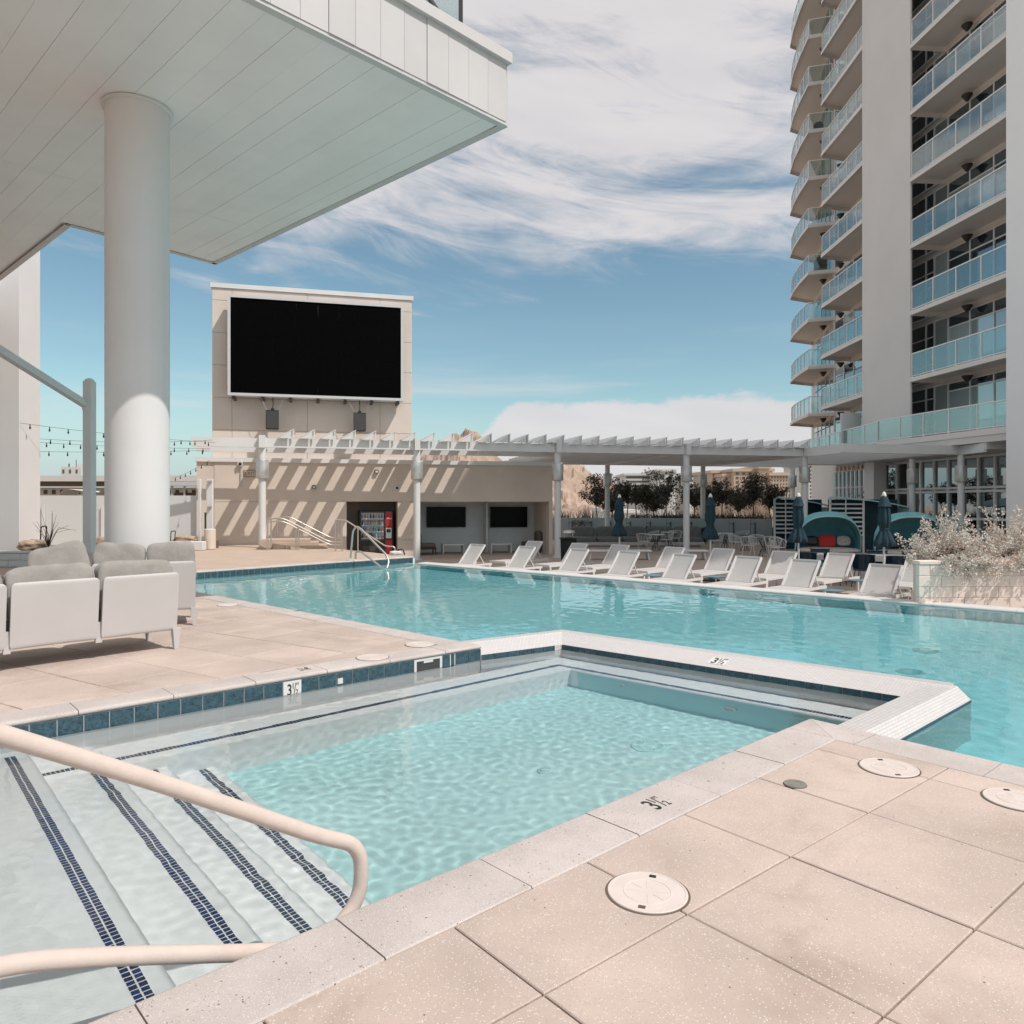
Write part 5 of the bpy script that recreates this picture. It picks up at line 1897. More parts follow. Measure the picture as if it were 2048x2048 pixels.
for i, (px, py, d, a, lab) in enumerate(WCH):
    o = wc_ if i == 0 else copy_tree(wc_)
    o["label"] = lab
    p = at(px, py, d)
    place(o, (p.x, d), ZT, a)
def bistro(px, d, lab, m):
    p = at(px, 1080, d)
    t = thing('bistro_table', lab, 'table', (p.x, d, ZT), 90, 'round bistro tables')
    MB().lathe([(.38, .70), (.40, .705), (.40, .72), (.37, .725)], 28).build('table_top', m, t, smooth=40)
    for i in range(9):
        a = 2 * math.pi * i / 9
        MB().tube([(.20 * math.cos(a), .20 * math.sin(a), 0), (.06 * math.cos(a + .5), .06 * math.sin(a + .5), .36), (.20 * math.cos(a + 1), .20 * math.sin(a + 1), .70)], .010, 5).build('leg_wire', DARKGREY, t)
bistro(1312, 33.5, 'white topped round bistro table nearest the trash can', LIDWHITE)
bistro(1338, 36.3, 'white topped round bistro table at the grey sofa', LIDWHITE)
bistro(1450, 35.0, 'pale round bistro table beside the leaning umbrella', LIDWHITE)
bistro(1490, 33.5, 'dark round bistro table below the fence posts', DARKGREY)
bistro(1527, 30.0, 'dark round bistro table among the round backed wire chairs', DARKGREY)

# ------------------------------------------------------------------ long dining table with blue chairs
tb = thing('dining_table', 'long pale dining table in front of the teal daybeds', 'table', (0, 0, ZT), 90)
ta, tb2 = V2((7.95, 20.4)), V2((10.6, 19.3))
td = (tb2 - ta).normalized(); tn = V2((-td.y, td.x))
for k in range(6):
    q0, q1 = ta + tn * (k * .16), tb2 + tn * (k * .16)
    MB().prism([q0 + tn * .003, q1 + tn * .003, q1 + tn * .157, q0 + tn * .157], .69, .735).build('table_board', PALESTEEL, tb)
MB().prism([ta - tn * .01, tb2 - tn * .01, tb2 + tn * .03, ta + tn * .03], .60, .74).build('apron', LIDWHITE, tb)
for s in (.35, 1.45, 2.5):
    p = ta + td * s + tn * .45
    MB().prism([p - td * .05 - tn * .35, p + td * .05 - tn * .35, p + td * .05 + tn * .35, p - td * .05 + tn * .35], 0, .69).build('leg', LIDWHITE, tb)
def make_blue_chair():
    t = thing('blue_chair', 'x', 'chair', (0, 0, ZT), 90, 'dark blue chairs at the long table')
    n = 12
    vs, fs = [], []
    for j, (z_, r_) in enumerate(((.45, .24), (.58, .265), (.72, .275), (.80, .262))):
        for i in range(n + 1):
            a = R(-95 + 190 * i / n)
            vs.append((r_ * math.cos(a) * .95, r_ * math.sin(a), z_))
    for j in range(3):
        for i in range(n):
            a = j * (n + 1) + i
            fs.append((a, a + 1, a + n + 2, a + n + 1))
    o = len(vs)
    vs += [(x * .93, y * .93, z_) for x, y, z_ in vs]
    fs += [tuple(q + o for q in f[::-1]) for f in fs]
    MB().add(vs, fs).build('backrest', BLUECHAIR, t, smooth=50)
    MB().lathe([(.23, .42), (.25, .44), (.24, .46), (.01, .445)], 24).build('seat', BLUECHAIR, t, smooth=50)
    arc = [(.265 * math.cos(R(q)) * .95, .265 * math.sin(R(q)), .805) for q in range(-95, 96, 10)]
    MB().tube(arc, .018, 8).build('top_rim', BLUECHAIR, t, smooth=60)
    for sx in (-1, 1):
        for sy in (-1, 1):
            MB().tube([(.15 * sx, .15 * sy, .43), (.23 * sx, .23 * sy, 0)], .010, 6).build('leg', BLACK, t)
    return t
bc = make_blue_chair()
BCH = [(1612, 19.9, 222, 'dark blue chair just right of the umbrella by the red cushion daybed'), (1669, 19.6, 222, 'dark blue chair rim behind the seventh shaded lounger'),
       (1727, 19.1, 222, 'dark blue bucket chair in full view left of the last umbrella'), (1796, 18.5, 222, 'dark blue bucket chair in full view right of the last umbrella'),
       (1754, 21.0, 42, 'dark blue chair on the far side of the table at the last umbrella'), (1826, 20.3, 42, 'dark blue chair on the far side of the table beside the planter'),
       (1640, 21.8, 42, 'dark blue chair on the far side of the table under the red cushion')]
for i, (px, d, a, lab) in enumerate(BCH):
    o = bc if i == 0 else copy_tree(bc)
    o["label"] = lab
    p = at(px, 1100, d)
    place(o, (p.x, d), ZT, a + 180)

# ------------------------------------------------------------------ teal daybeds
def daybed(px, d, a, lab, red):
    p = at(px, 1080, d)
    t = thing('daybed', lab, 'daybed', (p.x, d, ZT), a, 'teal hooded daybeds')
    t.scale = (1.12, 1.12, 1.10)
    # x axis points out of the opening; hood is a quarter shell over the back
    MB().lathe([(.95, .0), (.98, .05), (.98, .36), (.93, .42), (.01, .43)], 36).build('bed_base', TEAL, t, smooth=40)
    MB().pillow(0, 0, .46, 1.8, 1.8, .18, n=8, p=3).build('mattress', PATTERN, t, smooth=60)
    for k, (r0, a0, a1_) in enumerate(((1.00, 62, 120), (.975, 115, 150), (.95, 145, 178))):
        vs, fs = [], []
        n, m = 22, 8
        for j in range(m + 1):
            b = R(a0 + (a1_ - a0) * j / m)
            for i in range(n + 1):
                c = R(-90 + 180 * i / n)
                rr_ = r0 * (1 + .007 * math.sin(j * 2.1 + i * .9 + k))
                x_, y_, z_ = rr_ * math.cos(c) * math.cos(b), rr_ * 1.0 * math.sin(c), rr_ * 1.30 * math.cos(c) * math.sin(b)
                sq = 1.0 + .09 * (math.sin(2 * c) ** 2)
                vs.append((x_ * sq, y_ * sq * .95, .40 + z_ * sq * .98))
        for j in range(m):
            for i in range(n):
                q = j * (n + 1) + i
                fs.append((q, q + 1, q + n + 2, q + n + 1))
        o = len(vs)
        vs += [(x_ * .97, y_ * .97, .4 + (z_ - .4) * .97) for x_, y_, z_ in vs]
        fs += [tuple(q + o for q in f[::-1]) for f in fs]
        MB().add(vs, fs).build('hood_section', TEAL, t, smooth=50)
    c1 = []
    b = R(62)
    for i in range(23):
        c = R(-90 + 180 * i / 22)
        sq = 1.0 + .09 * (math.sin(2 * c) ** 2)
        c1.append((math.cos(c) * math.cos(b) * sq, math.sin(c) * sq * .95, .40 + 1.30 * math.cos(c) * math.sin(b) * sq * .98))
    MB().tube(c1, .022, 8).build('hood_rim', TEALROOF, t, smooth=60)
    def cush(nm, x_, y_, m_, s_=.44):
        M = Matrix.Translation((x_, y_, .74)) @ Matrix.Rotation(R(-20), 4, 'Y')
        MB().pillow(0, 0, 0, .14, s_, s_ * .82, M=M, n=7, p=4).build(nm, m_, t, smooth=50)
    if red:
        cush('red_cushion', -.15, .02, REDCLOTH, .50)
        cush('dark_cushion', -.20, -.42, BLACK, .36)
        cush('patterned_cushion', -.15, .50, PATTERN, .40)
    else:
        cush('dark_cushion', -.1, -.35, BLACK, .42)
        cush('patterned_cushion', -.1, .25, PATTERN, .46)
daybed(1655, 26.0, 192, 'teal hooded round daybed holding a bright red cushion', True)
daybed(1818, 24.8, 192, 'teal hooded round daybed with black cushions half behind the planter bush', False)

# ------------------------------------------------------------------ louvred cabanas behind the fence
def cabana(px0, px1, d, z1, lab):
    a_, b_ = at(px0, 1000, d), at(px1, 1000, d)
    Wd = b_.x - a_.x
    t = thing('cabana', lab, 'cabana', (a_.x, d, ZT), 90, 'louvred cabanas')
    hgt = z1 - ZT
    for x_ in (0, Wd * .42):
        MB().chamfer(x_, 0, 0, x_ + .08, .08, hgt - .06, .012).build('post', PALESTEEL, t)
    for k in range(8):
        z_ = hgt - .28 - k * .19
        MB().hexa([(.08, .0, z_ - .05), (Wd * .42, .0, z_ - .05), (Wd * .42, .09, z_ + .0), (.08, .09, z_), (.08, .0, z_ - .03), (Wd * .42, .0, z_ - .03), (Wd * .42, .09, z_ + .02), (.08, .09, z_ + .02)]).build('slat', PALESTEEL, t)
    MB().box(.08, .3, 0, Wd * .9, .34, hgt - .1).build('back_panel', UMBBLUE, t)
    MB().box(Wd * .20, -.01, .1, Wd * .20 + .04, .03, hgt - .1).build('post', PALESTEEL, t)
    rf = MB()
    n = 8
    pts = [(-.02, hgt - .3), (-.02, hgt - .1), (.03, hgt - .02), (.12, hgt), (Wd * .5, hgt - .12), (Wd * .78, hgt - .26), (Wd, hgt - .42)]
    pin = [(.03, hgt - .3), (.03, hgt - .11), (.06, hgt - .06), (.13, hgt - .05), (Wd * .5, hgt - .17), (Wd * .78, hgt - .31), (Wd, hgt - .47)]
    m = len(pts)
    vs = [(x_, -.12, z_) for x_, z_ in pts] + [(x_, -.12, z_) for x_, z_ in pin] + [(x_ + .9, 2.2, z_ + .05) for x_, z_ in pts] + [(x_ + .9, 2.2, z_ + .05) for x_, z_ in pin]
    for i in range(m - 1):
        rf.add([], [])
    fs = []
    for i in range(m - 1):
        fs += [(i, i + 1, m + i + 1, m + i), (i + 1, i, 2 * m + i, 2 * m + i + 1), (m + i, m + i + 1, 3 * m + i + 1, 3 * m + i)]
    MB().add(vs, fs).build('roof', TEALROOF, t, smooth=30)
    MB().box(Wd - .06, -.1, 0, Wd, 1.2, hgt - .46).build('side_curtain', TEALROOF, t)
cabana(1548, 1660, 34.5, 1.84, 'louvred teal cabana behind the umbrella by the red cushion daybed')
cabana(1659, 1818, 32.0, 1.83, 'louvred teal cabana between the two daybeds')

# ------------------------------------------------------------------ frosted glass fences
def glass_fence(name, lab, p0, p1, n, z0, z1, m, post_m, fh=.86):
    t = thing(name, lab, 'fence', (0, 0, 0), 90)
    d = (p1 - p0)
    L = d.length
    d = d / L
    nn_ = V2((d.y, -d.x))
    for k in range(n):
        q0, q1 = p0 + d * (L * k / n + .008), p0 + d * (L * (k + 1) / n - .008)
        MB().prism([q0, q1, q1 + nn_ * .014, q0 + nn_ * .014], z0 + .05, z1).build('pane', m, t)
        if k:
            q = p0 + d * (L * k / n + .18)
            MB().prism([q + nn_ * .05, q + d * .09 + nn_ * .05, q + d * .09 + nn_ * .12, q + nn_ * .12], z0, z0 + (z1 - z0) * fh).build('post', post_m, t)
            z_ = z0 + (z1 - z0) * fh * .92
            MB().bar((q.x - d.x * .2, q.y - d.y * .2, z_), (q.x, q.y, z_), .04, .03).build('clamp', post_m, t)
    return t
fa, fb = at(1100, 1035, 42.0), at(1545, 1038, 38.5)
glass_fence('glass_fence', 'long frosted glass fence with dark posts behind the grey sofas', V2(fa.xy), V2(fb.xy), 11, ZT, .76, FROST, POSTTEAL)
fc, fd_ = at(1547, 1038, 38.4), at(1925, 1043, 29.6)
glass_fence('glass_fence', 'frosted glass fence behind the two teal daybeds', V2(fc.xy), V2(fd_.xy), 7, ZT, .76, FROST, POSTTEAL)
glass_fence('glass_fence', 'pale frosted glass fence between the white pier and the round column', V2((-19.4, 27.2)), V2((-11.3, 28.3)), 4, 0, 1.86, FROSTL, PALESTEEL, .8)

# ------------------------------------------------------------------ rocky hill
def hill_height(x, y):
    """Rocky ridge: a craggy knob behind the pool house, a long slope dropping to the right."""
    h = 28.5 * math.exp(-((x + 31) / 22) ** 4 - ((y - 330) / 60) ** 2)
    h += 26 * math.exp(-((x + 2) / 30) ** 2 - ((y - 320) / 70) ** 2)
    h += 20 * math.exp(-((x - 34) / 28) ** 2 - ((y - 300) / 60) ** 2)
    n_ = 0
    for s_, a_ in ((.02, 6), (.05, 4.2), (.12, 2.4), (.28, 1.3), (.6, .6)):
        v_ = noise.noise(Vector((x * s_ * 1.3 + y * s_ * .5, y * s_ - x * s_ * .45, 3.3 + s_)))
        n_ += a_ * (1 - 2.4 * abs(v_)) * .8
    return -13.5 + h + (n_ - 4) * min(1, h / 9)
hm = MB()
NX, NY = 300, 170
for j in range(NY + 1):
    for i in range(NX + 1):
        x_, y_ = -130 + 260 * i / NX, 225 + 170 * j / NY
        hm.v.append((x_, y_, hill_height(x_, y_)))
for j in range(NY):
    for i in range(NX):
        q = j * (NX + 1) + i
        hm.f.append((q, q + 1, q + NX + 2, q + NX + 1))
struct('hill', hm, HILL)

# ------------------------------------------------------------------ trees, shrubs and plants
def leaf_cloud(mb, c, rad, n, size, rnd, squash=.8, gap=.0):
    for _ in range(n):
        while True:
            q = Vector((rnd.uniform(-1, 1), rnd.uniform(-1, 1), rnd.uniform(-1, 1)))
            if q.length < 1:
                break
        p = c + Vector((q.x * rad, q.y * rad, q.z * rad * squash))
        a = Vector((rnd.uniform(-1, 1), rnd.uniform(-1, 1), rnd.uniform(-1, 1))).normalized() * size * rnd.uniform(.6, 1.3)
        b = a.cross(Vector((rnd.uniform(-1, 1), rnd.uniform(-1, 1), rnd.uniform(-1, 1)))).normalized() * size * .42
        o = len(mb.v)
        mb.v += [tuple(p - a), tuple(p + b), tuple(p + a), tuple(p - b)]
        mb.f.append((o, o + 1, o + 2, o + 3))
def branchy_tree(px, py, d, rpx, lab, seed, trunks=1, leaves=1500):
    """Open airy tree: forked limbs carrying separate leaf clumps."""
    rnd = random.Random(seed)
    c = at(px, py, d)
    r_ = rpx * d / FPX
    t = thing('tree', lab, 'tree', (c.x, d, ZT - .3), 90, 'airy trees behind the glass fence')
    top = c.z - (ZT - .3)
    tk, cr = MB(), MB()
    for k in range(trunks):
        x0_ = (k - (trunks - 1) / 2) * .5
        lean = rnd.uniform(-.25, .25)
        fork = Vector((x0_ + lean, rnd.uniform(-.2, .2), top - r_ * 1.05))
        tk.tube([(x0_, 0, 0), (x0_ + lean * .4, 0, fork.z * .5), tuple(fork)], .05, 6, r2=.032)
        for _ in range(20 if trunks == 1 else 9):
            q = Vector((rnd.gauss(0, .58), rnd.gauss(0, .5), rnd.uniform(-.95, 1.0))) * r_
            e_ = Vector((x0_ * .4, 0, top)) + Vector((q.x, q.y, q.z * .75))
            mid = fork.lerp(e_, .5) + Vector((rnd.uniform(-.2, .2), rnd.uniform(-.2, .2), .1))
            tk.tube([tuple(fork), tuple(mid), tuple(e_)], .034, 5, r2=.010)
            leaf_cloud(cr, e_, r_ * rnd.uniform(.22, .55), leaves // 24, .085, rnd, .9)
            leaf_cloud(cr, mid, r_ * rnd.uniform(.15, .30), leaves // 40, .09, rnd, .8)
    leaf_cloud(cr, Vector((0, 0, top - r_ * .1)), r_ * 1.35, leaves // 3, .075, rnd, .85)
    tk.build('trunk', BARK, t, smooth=60)
    cr.build('crown', LEAF, t)
TREES = [(1225, 1000, 52, 24, 'low dark tree filling the gap behind the first umbrella', 11), (1415, 996, 53, 26, 'low dark tree filling the gap at the leaning umbrella', 12), (1480, 998, 52, 24, 'low dark tree before the foot of the stepped hotel', 13), (1312, 1000, 53, 22, 'low dark tree before the plain white office', 14),
         (1198, 978, 47, 31, 'airy dark tree in front of the bare hill slope', 1), (1250, 985, 48, 22, 'small airy tree behind the umbrella closest to the trash can', 2),
         (1292, 990, 46, 20, 'slim tree with several stems left of the pergola column', 3), (1335, 974, 50, 34, 'fullest dark tree before the white parking block', 4),
         (1388, 990, 47, 24, 'dark tree just right of the pergola column', 5), (1441, 983, 48, 23, 'airy tree right of the leaning umbrella', 6),
         (1508, 976, 47, 30, 'airy tree before the tan hotel', 7), (1545, 992, 45, 24, 'bushy tree next to the louvred cabana', 8)]
for px, py, d, r_, lab, sd in TREES:
    branchy_tree(px, py, d, r_, lab, sd, 3 if sd in (3,) else 1, 1900 if sd == 4 else 1500)
def grass_clump(px, py, d, wd, ht, lab, seed, m=None):
    rnd = random.Random(seed)
    p = at(px, py, d)
    t = thing('grass_clump', lab, 'plant', (p.x, d, 0), 90, 'dark ornamental grasses behind the fence')
    mb = MB()
    for _ in range(150):
        x_, y_ = rnd.gauss(0, wd * .4), rnd.gauss(0, .25)
        h_ = ht * rnd.uniform(.5, 1.1)
        lx, ly = rnd.gauss(0, .28) * h_, rnd.gauss(0, .2) * h_
        w_ = .02
        mb.add([(x_ - w_, y_, -.4), (x_ + w_, y_, -.4), (x_ + lx * .4 + w_ * .7, y_ + ly * .4, h_ * .6), (x_ + lx * .4 - w_ * .7, y_ + ly * .4, h_ * .6), (x_ + lx, y_ + ly, h_)],
               [(0, 1, 2, 3), (3, 2, 4)])
    mb.build('blades', m or LEAF, t)
for i, (px, wd, ht, lab) in enumerate(((1124, .8, 1.25, 'dark grass clump beside the pool house corner'), (1172, .8, 1.2, 'dark grass clump under the hill slope tree'),
                                     (1335, 1.4, 1.35, 'wide dark grass clump left of the pergola column'), (1398, 1.6, 1.2, 'dark grass clump right of the pergola column'),
                                     (1452, 1.6, 1.2, 'dark grass clump below the city hotel'), (1518, 1.8, 1.25, 'dark grass clump beside the louvred cabana'))):
    grass_clump(px, 1035, 43.5, wd, ht, lab, 40 + i)
    # low dark hedge behind each gap
hd = MB(); rnd = random.Random(77)
for k in range(60):
    u = k / 59
    p = V2(fa.xy).lerp(V2(fb.xy), .42 + .58 * u)
    leaf_cloud(hd, Vector((p.x, p.y + 1.6, .55 + .12 * rnd.random())), .45, 70, .07, rnd, .7)
tag(hd.build('hedge', LEAF), 'low dark clipped hedge standing behind the long glass fence', 'hedge')
def climber(px, py, d, ht, wd, lab, seed):
    rnd = random.Random(seed)
    p = at(px, py, d)
    t = thing('climbing_plant', lab, 'plant', (p.x, d, ZT), 90, 'climbing plants on the glass fence')
    tk, cr = MB(), MB()
    for _ in range(5):
        x_ = rnd.uniform(-wd * .5, wd * .5)
        tk.tube([(x_ * .3, 0, 0), (x_ * .7, rnd.uniform(-.05, .05), ht * .5), (x_, 0, ht * rnd.uniform(.8, 1.0))], .012, 5, r2=.005)
        for j in range(7):
            leaf_cloud(cr, Vector((x_ * (.3 + .1 * j) + rnd.gauss(0, .06), rnd.gauss(0, .05), ht * (j + .5) / 7.5)), wd * .22, 26, .05, rnd)
    tk.build('stems', BARK, t)
    cr.build('leaves', LEAF, t)
climber(1158, 1060, 40.5, 1.25, .8, 'dark climbing plant behind the trash can', 61)
climber(1303, 1060, 39.6, .95, .5, 'small dark climbing plant above the grey sofa', 62)
climber(1568, 1060, 36.6, 1.35, .9, 'tall dark climbing plant left of the red cushion daybed', 63)
climber(1745, 1060, 32.5, 1.1, .6, 'dark climbing plant between the two daybeds', 64)
climber(1406, 1060, 39.0, .9, .5, 'small dark climbing plant beside the leaning umbrella', 65)

# ------------------------------------------------------------------ block planter with a dry flowering bush
pl = thing('block_planter', 'pale concrete block planter at the pool edge', 'planter', (0, 0, 0))
q0 = V2((7.06, 13.02))
d_ = azv(88.0); n_ = azv(-2.0)
BW, BH = .405, .192
zb = -.28
mo = MB()
mo.prism([q0 + d_ * .012 + n_ * .012, q0 + d_ * 6, q0 + d_ * 6 + n_ * .19, q0 + d_ * .012 + n_ * .19], zb, .50)
r_d = azv(41)
mo.prism([q0 + d_ * .012 + n_ * .05, q0 + d_ * .3 + n_ * .05, q0 + d_ * .3 + r_d * 1.7, q0 + d_ * .012 + r_d * 1.7], ZT, .50)
mo.build('mortar_core', MORTAR, pl)
rzE = math.atan2(d_.y, d_.x)
blk = MB().chamfer(.004, 0, .004, BW - .004, .10, BH - .004, .006).mesh('block', BLOCK)
hblk = MB().chamfer(.004, 0, .004, BW / 2 - .004, .10, BH - .004, .006).mesh('block', BLOCK)
for r_ in range(4):
    off = 0 if r_ % 2 == 0 else -BW / 2
    s = 0.0
    k = 0
    while s < 5.6:
        first_half = (r_ % 2 == 1 and k == 0)
        p = q0 + d_ * s
        o = link('block', hblk if first_half else blk, pl, (p.x, p.y, zb + .03 + r_ * BH), rzE)
        if V2((-d_.y, d_.x)).dot(n_) < 0:
            o.scale = (1, -1, 1)
        s += BW / 2 if first_half else BW
        k += 1
zc_ = zb + .03 + 4 * BH
s = 0
while s < 5.6:
    p = q0 + d_ * s
    mbq = MB().chamfer(.003, -.012, 0, 1.2, .21, .065, .008)
    o = mbq.build('cap_stone', BLOCK, pl, loc=(p.x, p.y, zc_ + .002), rz=rzE)
    if V2((-d_.y, d_.x)).dot(n_) < 0:
        o.scale = (1, -1, 1)
    s += 1.205
MB().prism([q0 + d_ * .28 + n_ * .19, q0 + d_ * 6 + n_ * .19, q0 + d_ * 6 + n_ * 1.6, q0 + d_ * 1.2 + n_ * 1.4], .30, .42).build('soil', SOIL, pl)

def dry_bush():
    rnd = random.Random(31)
    base = q0 + d_ * .85 + n_ * .55
    t = thing('dry_bush', 'sprawling dry cream flowering bush spilling over the block planter', 'shrub', (base.x, base.y, .42), 90)
    st_, fl_ = MB(), MB()
    dv = Vector((d_.x, d_.y, 0)); nv = Vector((n_.x, n_.y, 0))
    def floret(p, s_):
        for _ in range(3):
            a = Vector((rnd.gauss(0, 1), rnd.gauss(0, 1), rnd.gauss(0, 1))).normalized() * s_
            b = a.cross(Vector((rnd.gauss(0, 1), rnd.gauss(0, 1), rnd.gauss(0, 1)))).normalized() * s_ * .6
            o = len(fl_.v)
            fl_.v += [tuple(p - a), tuple(p + b), tuple(p + a), tuple(p - b)]
            fl_.f.append((o, o + 1, o + 2, o + 3))
    for k in range(330):
        # stem start in the bed, arching outward
        s0 = rnd.uniform(-.50, 2.2)
        a_ = dv * s0 + nv * rnd.uniform(-.3, .5) + Vector((0, 0, -.02))
        out = rnd.random()
        if out < .36:
            a_ = dv * s0 + nv * rnd.uniform(-.35, -.1)
            tip = a_ + nv * rnd.uniform(-.55, -.22) + dv * rnd.gauss(-.02, .18) + Vector((0, 0, rnd.uniform(-.22, .25)))
            mid = a_ + nv * -.28 + Vector((0, 0, rnd.uniform(.12, .30)))
        else:
            hgt = rnd.uniform(.25, .75) * (1.5 if -.2 < s0 < .15 or s0 > .9 else .9)
            tip = a_ + dv * rnd.gauss(.02, .16 if s0 < .2 else .30) + nv * rnd.gauss(-.1, .25) + Vector((0, 0, hgt))
            mid = a_.lerp(tip, .5) + Vector((rnd.gauss(0, .05), rnd.gauss(0, .05), .08))
        pts = []
        for i in range(9):
            u = i / 8
            pts.append(a_ * (1 - u) ** 2 + mid * 2 * u * (1 - u) + tip * u * u)
        st_.tube(pts, .006, 4, r2=.003)
        n_f = rnd.randint(50, 85)
        for _ in range(n_f):
            u = rnd.uniform(.30, 1.0)
            i = min(7, int(u * 8))
            p = pts[i].lerp(pts[i + 1], u * 8 - i)
            w_ = .045 * (1.25 - u * .6)
            floret(p + Vector((rnd.gauss(0, w_), rnd.gauss(0, w_), rnd.gauss(0, w_))), rnd.uniform(.012, .025))
    for k in range(260):
        # dry grass blades on the outer part
        s0 = rnd.uniform(.55, 2.4)
        a_ = dv * s0 + nv * rnd.uniform(-.1, .4)
        l_ = rnd.uniform(.35, .85)
        dr = (dv * rnd.gauss(.15, .7) + nv * rnd.gauss(-.25, .6) + Vector((0, 0, rnd.uniform(.6, 1.3)))).normalized()
        p1_ = a_ + dr * l_ * .6
        p2_ = p1_ + dr * l_ * .3 + Vector((dr.x * .2, dr.y * .2, -.12 * rnd.random()))
        p3_ = p2_ + Vector((dr.x * .25, dr.y * .25, -.22 * rnd.random())) * l_
        st_.tube([a_, p1_, p2_, p3_], .0055, 4, r2=.003)
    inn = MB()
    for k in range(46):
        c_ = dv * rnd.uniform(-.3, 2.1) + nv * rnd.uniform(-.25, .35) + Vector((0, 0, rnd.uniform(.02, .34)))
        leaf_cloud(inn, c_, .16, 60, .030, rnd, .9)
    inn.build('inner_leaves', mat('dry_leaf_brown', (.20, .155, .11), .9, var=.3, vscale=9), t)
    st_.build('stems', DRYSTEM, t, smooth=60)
    fl_.build('blossoms', DRYLEAF, t)
dry_bush()

# ------------------------------------------------------------------ city behind the fence
def city_block(name, lab, px0, px1, ytop, ybot, d, m, rows, cols, wm=CITYDARK, depth=14, gap=.3, bands=False, roof=True):
    a_, b_ = at(px0, ytop, d), at(px1, ytop, d)
    zb_ = at(px0, ybot, d).z
    t = thing(name, lab, 'building', (a_.x, d, -14), 90)
    W_, z1_ = b_.x - a_.x, a_.z + 14
    MB().box(0, 0, 0, W_, depth, z1_).build('wall', m, t)
    if roof:
        MB().box(-.3, -.3, z1_, W_ + .3, depth, z1_ + .5).build('parapet', m, t)
    z0_ = max(1.0, zb_ + 14)
    for r in range(rows):
        h_ = (z1_ - z0_) / rows
        if bands:
            MB().box(W_ * .03, -.06, z0_ + r * h_ + h_ * .35, W_ * .97, 0, z0_ + r * h_ + h_ * .8).build('window_band', wm, t)
        else:
            for c in range(cols):
                w_ = W_ / cols
                MB().box(c * w_ + w_ * gap, -.06, z0_ + r * h_ + h_ * .25, (c + 1) * w_ - w_ * gap, 0, z0_ + r * h_ + h_ * .75).build('window', wm, t)
    return t
city_block('parking_building', 'white parking building with dark deck openings beside the hill', 1250, 1330, 951, 985, 170, CITYWHITE, 4, 1, bands=True)
city_block('office_building', 'plain white office block left of the pergola column', 1316, 1350, 943, 985, 160, CITYWHITE, 2, 2)
city_block('office_building', 'white banded office block right of the pergola column', 1378, 1428, 948, 985, 165, CITYWHITE, 4, 1, bands=True)
city_block('hotel', 'narrow tan hotel wing with arched roof behind the leaning umbrella', 1424, 1447, 946, 1020, 135, CITYTAN, 9, 3)
city_block('hotel', 'plain tan hotel wing right of the leaning umbrella', 1447, 1470, 953, 1020, 130, CITYTAN, 7, 2)
city_block('hotel', 'broad tan hotel with stepped roof behind the airy tree', 1468, 1545, 943, 1020, 128, CITYTAN, 9, 6)
city_block('hotel', 'tall tan stair tower of the stepped hotel', 1519, 1538, 937, 1020, 126, CITYTAN, 1, 2, gap=.35)
city_block('hotel', 'tan hotel end with many small windows beside the cabana', 1541, 1582, 951, 1020, 125, CITYTAN, 10, 7)
city_block('apartment_building', 'pale blue grey apartment block behind the pergola wing', 1618, 1645, 930, 1020, 150, CITYWHITE, 12, 4)
city_block('warehouse', 'low white flat building at the foot of the hill', 1215, 1275, 1026, 1040, 110, CITYWHITE, 1, 3)
city_block('warehouse', 'low white hut beside the umbrella closest to the trash can', 1206, 1218, 1023, 1040, 100, CITYWHITE, 1, 1)

# ------------------------------------------------------------------ left background
lb = thing('long_building', 'long low white building with dark window slots seen past the white pier', 'building', (at(40, 960, 75).x, 75, -14), 90)
bw_ = at(420, 960, 75).x - at(40, 960, 75).x
zt_ = at(0, 953, 75).z + 14
MB().box(-8, 0, 0, bw_ + 3, 12, zt_ - 1.1).build('wall', CITYWHITE, lb)
MB().box(-8.5, -2.5, zt_ - .55, bw_ + 3.5, 12, zt_).build('roof', CITYWHITE, lb)
MB().box(-8.5, -2.2, zt_ - 1.0, bw_ + 3.5, 0, zt_ - .55).build('eave', BROWN, lb)
for i in range(34):
    x_ = -7.5 + i * (bw_ + 9) / 34
    MB().box(x_, -.05, zt_ - 3.4, x_ + .36, 0, zt_ - 1.9).build('window', BROWN, lb)
    MB().box(x_, -.05, zt_ - 1.75, x_ + .36, 0, zt_ - 1.35).build('window', BROWN, lb)
ct = thing('rooftop_tower', 'small white rooftop box with aerials beyond the low white building', 'building', (at(122, 930, 120).x, 120, -14), 90)
z1_ = at(0, 934, 120).z + 14
cw_ = at(162, 930, 120).x - at(122, 930, 120).x
MB().box(0, 0, 0, cw_, 4, z1_).build('wall', CITYWHITE, ct)
for k in range(3):
    MB().box(.25 + k * cw_ * .33, -.05, z1_ - 1.0, .55 + k * cw_ * .33, 0, z1_ - .4).build('window', CITYDARK, ct)
MB().box(cw_ * .60, 1, z1_, cw_ * .9, 2, z1_ + .5).build('roof_unit', CITYWHITE, ct)
MB().cyl(cw_ * .58, 1, z1_, z1_ + 1.2, .06, 6).build('aerial', CITYDARK, ct)
MB().cyl(cw_ * .22, 1, z1_, z1_ + .6, .12, 6).build('aerial', BROWN, ct)
pv = thing('steel_pavilion', 'small pavilion with brown panels beside the pool house', 'building', (at(342, 1000, 45).x, 45, -1), 90)
for k in range(4):
    MB().box(k * .75, 0, 0, k * .75 + .09, .09, 3.85).build('post', CITYWHITE, pv)
MB().box(-.2, -.2, 3.6, 2.6, 2, 3.85).build('roof', CITYWHITE, pv)
MB().box(.1, .2, 0, 2.3, .25, 3.2).build('panel', BROWN, pv)
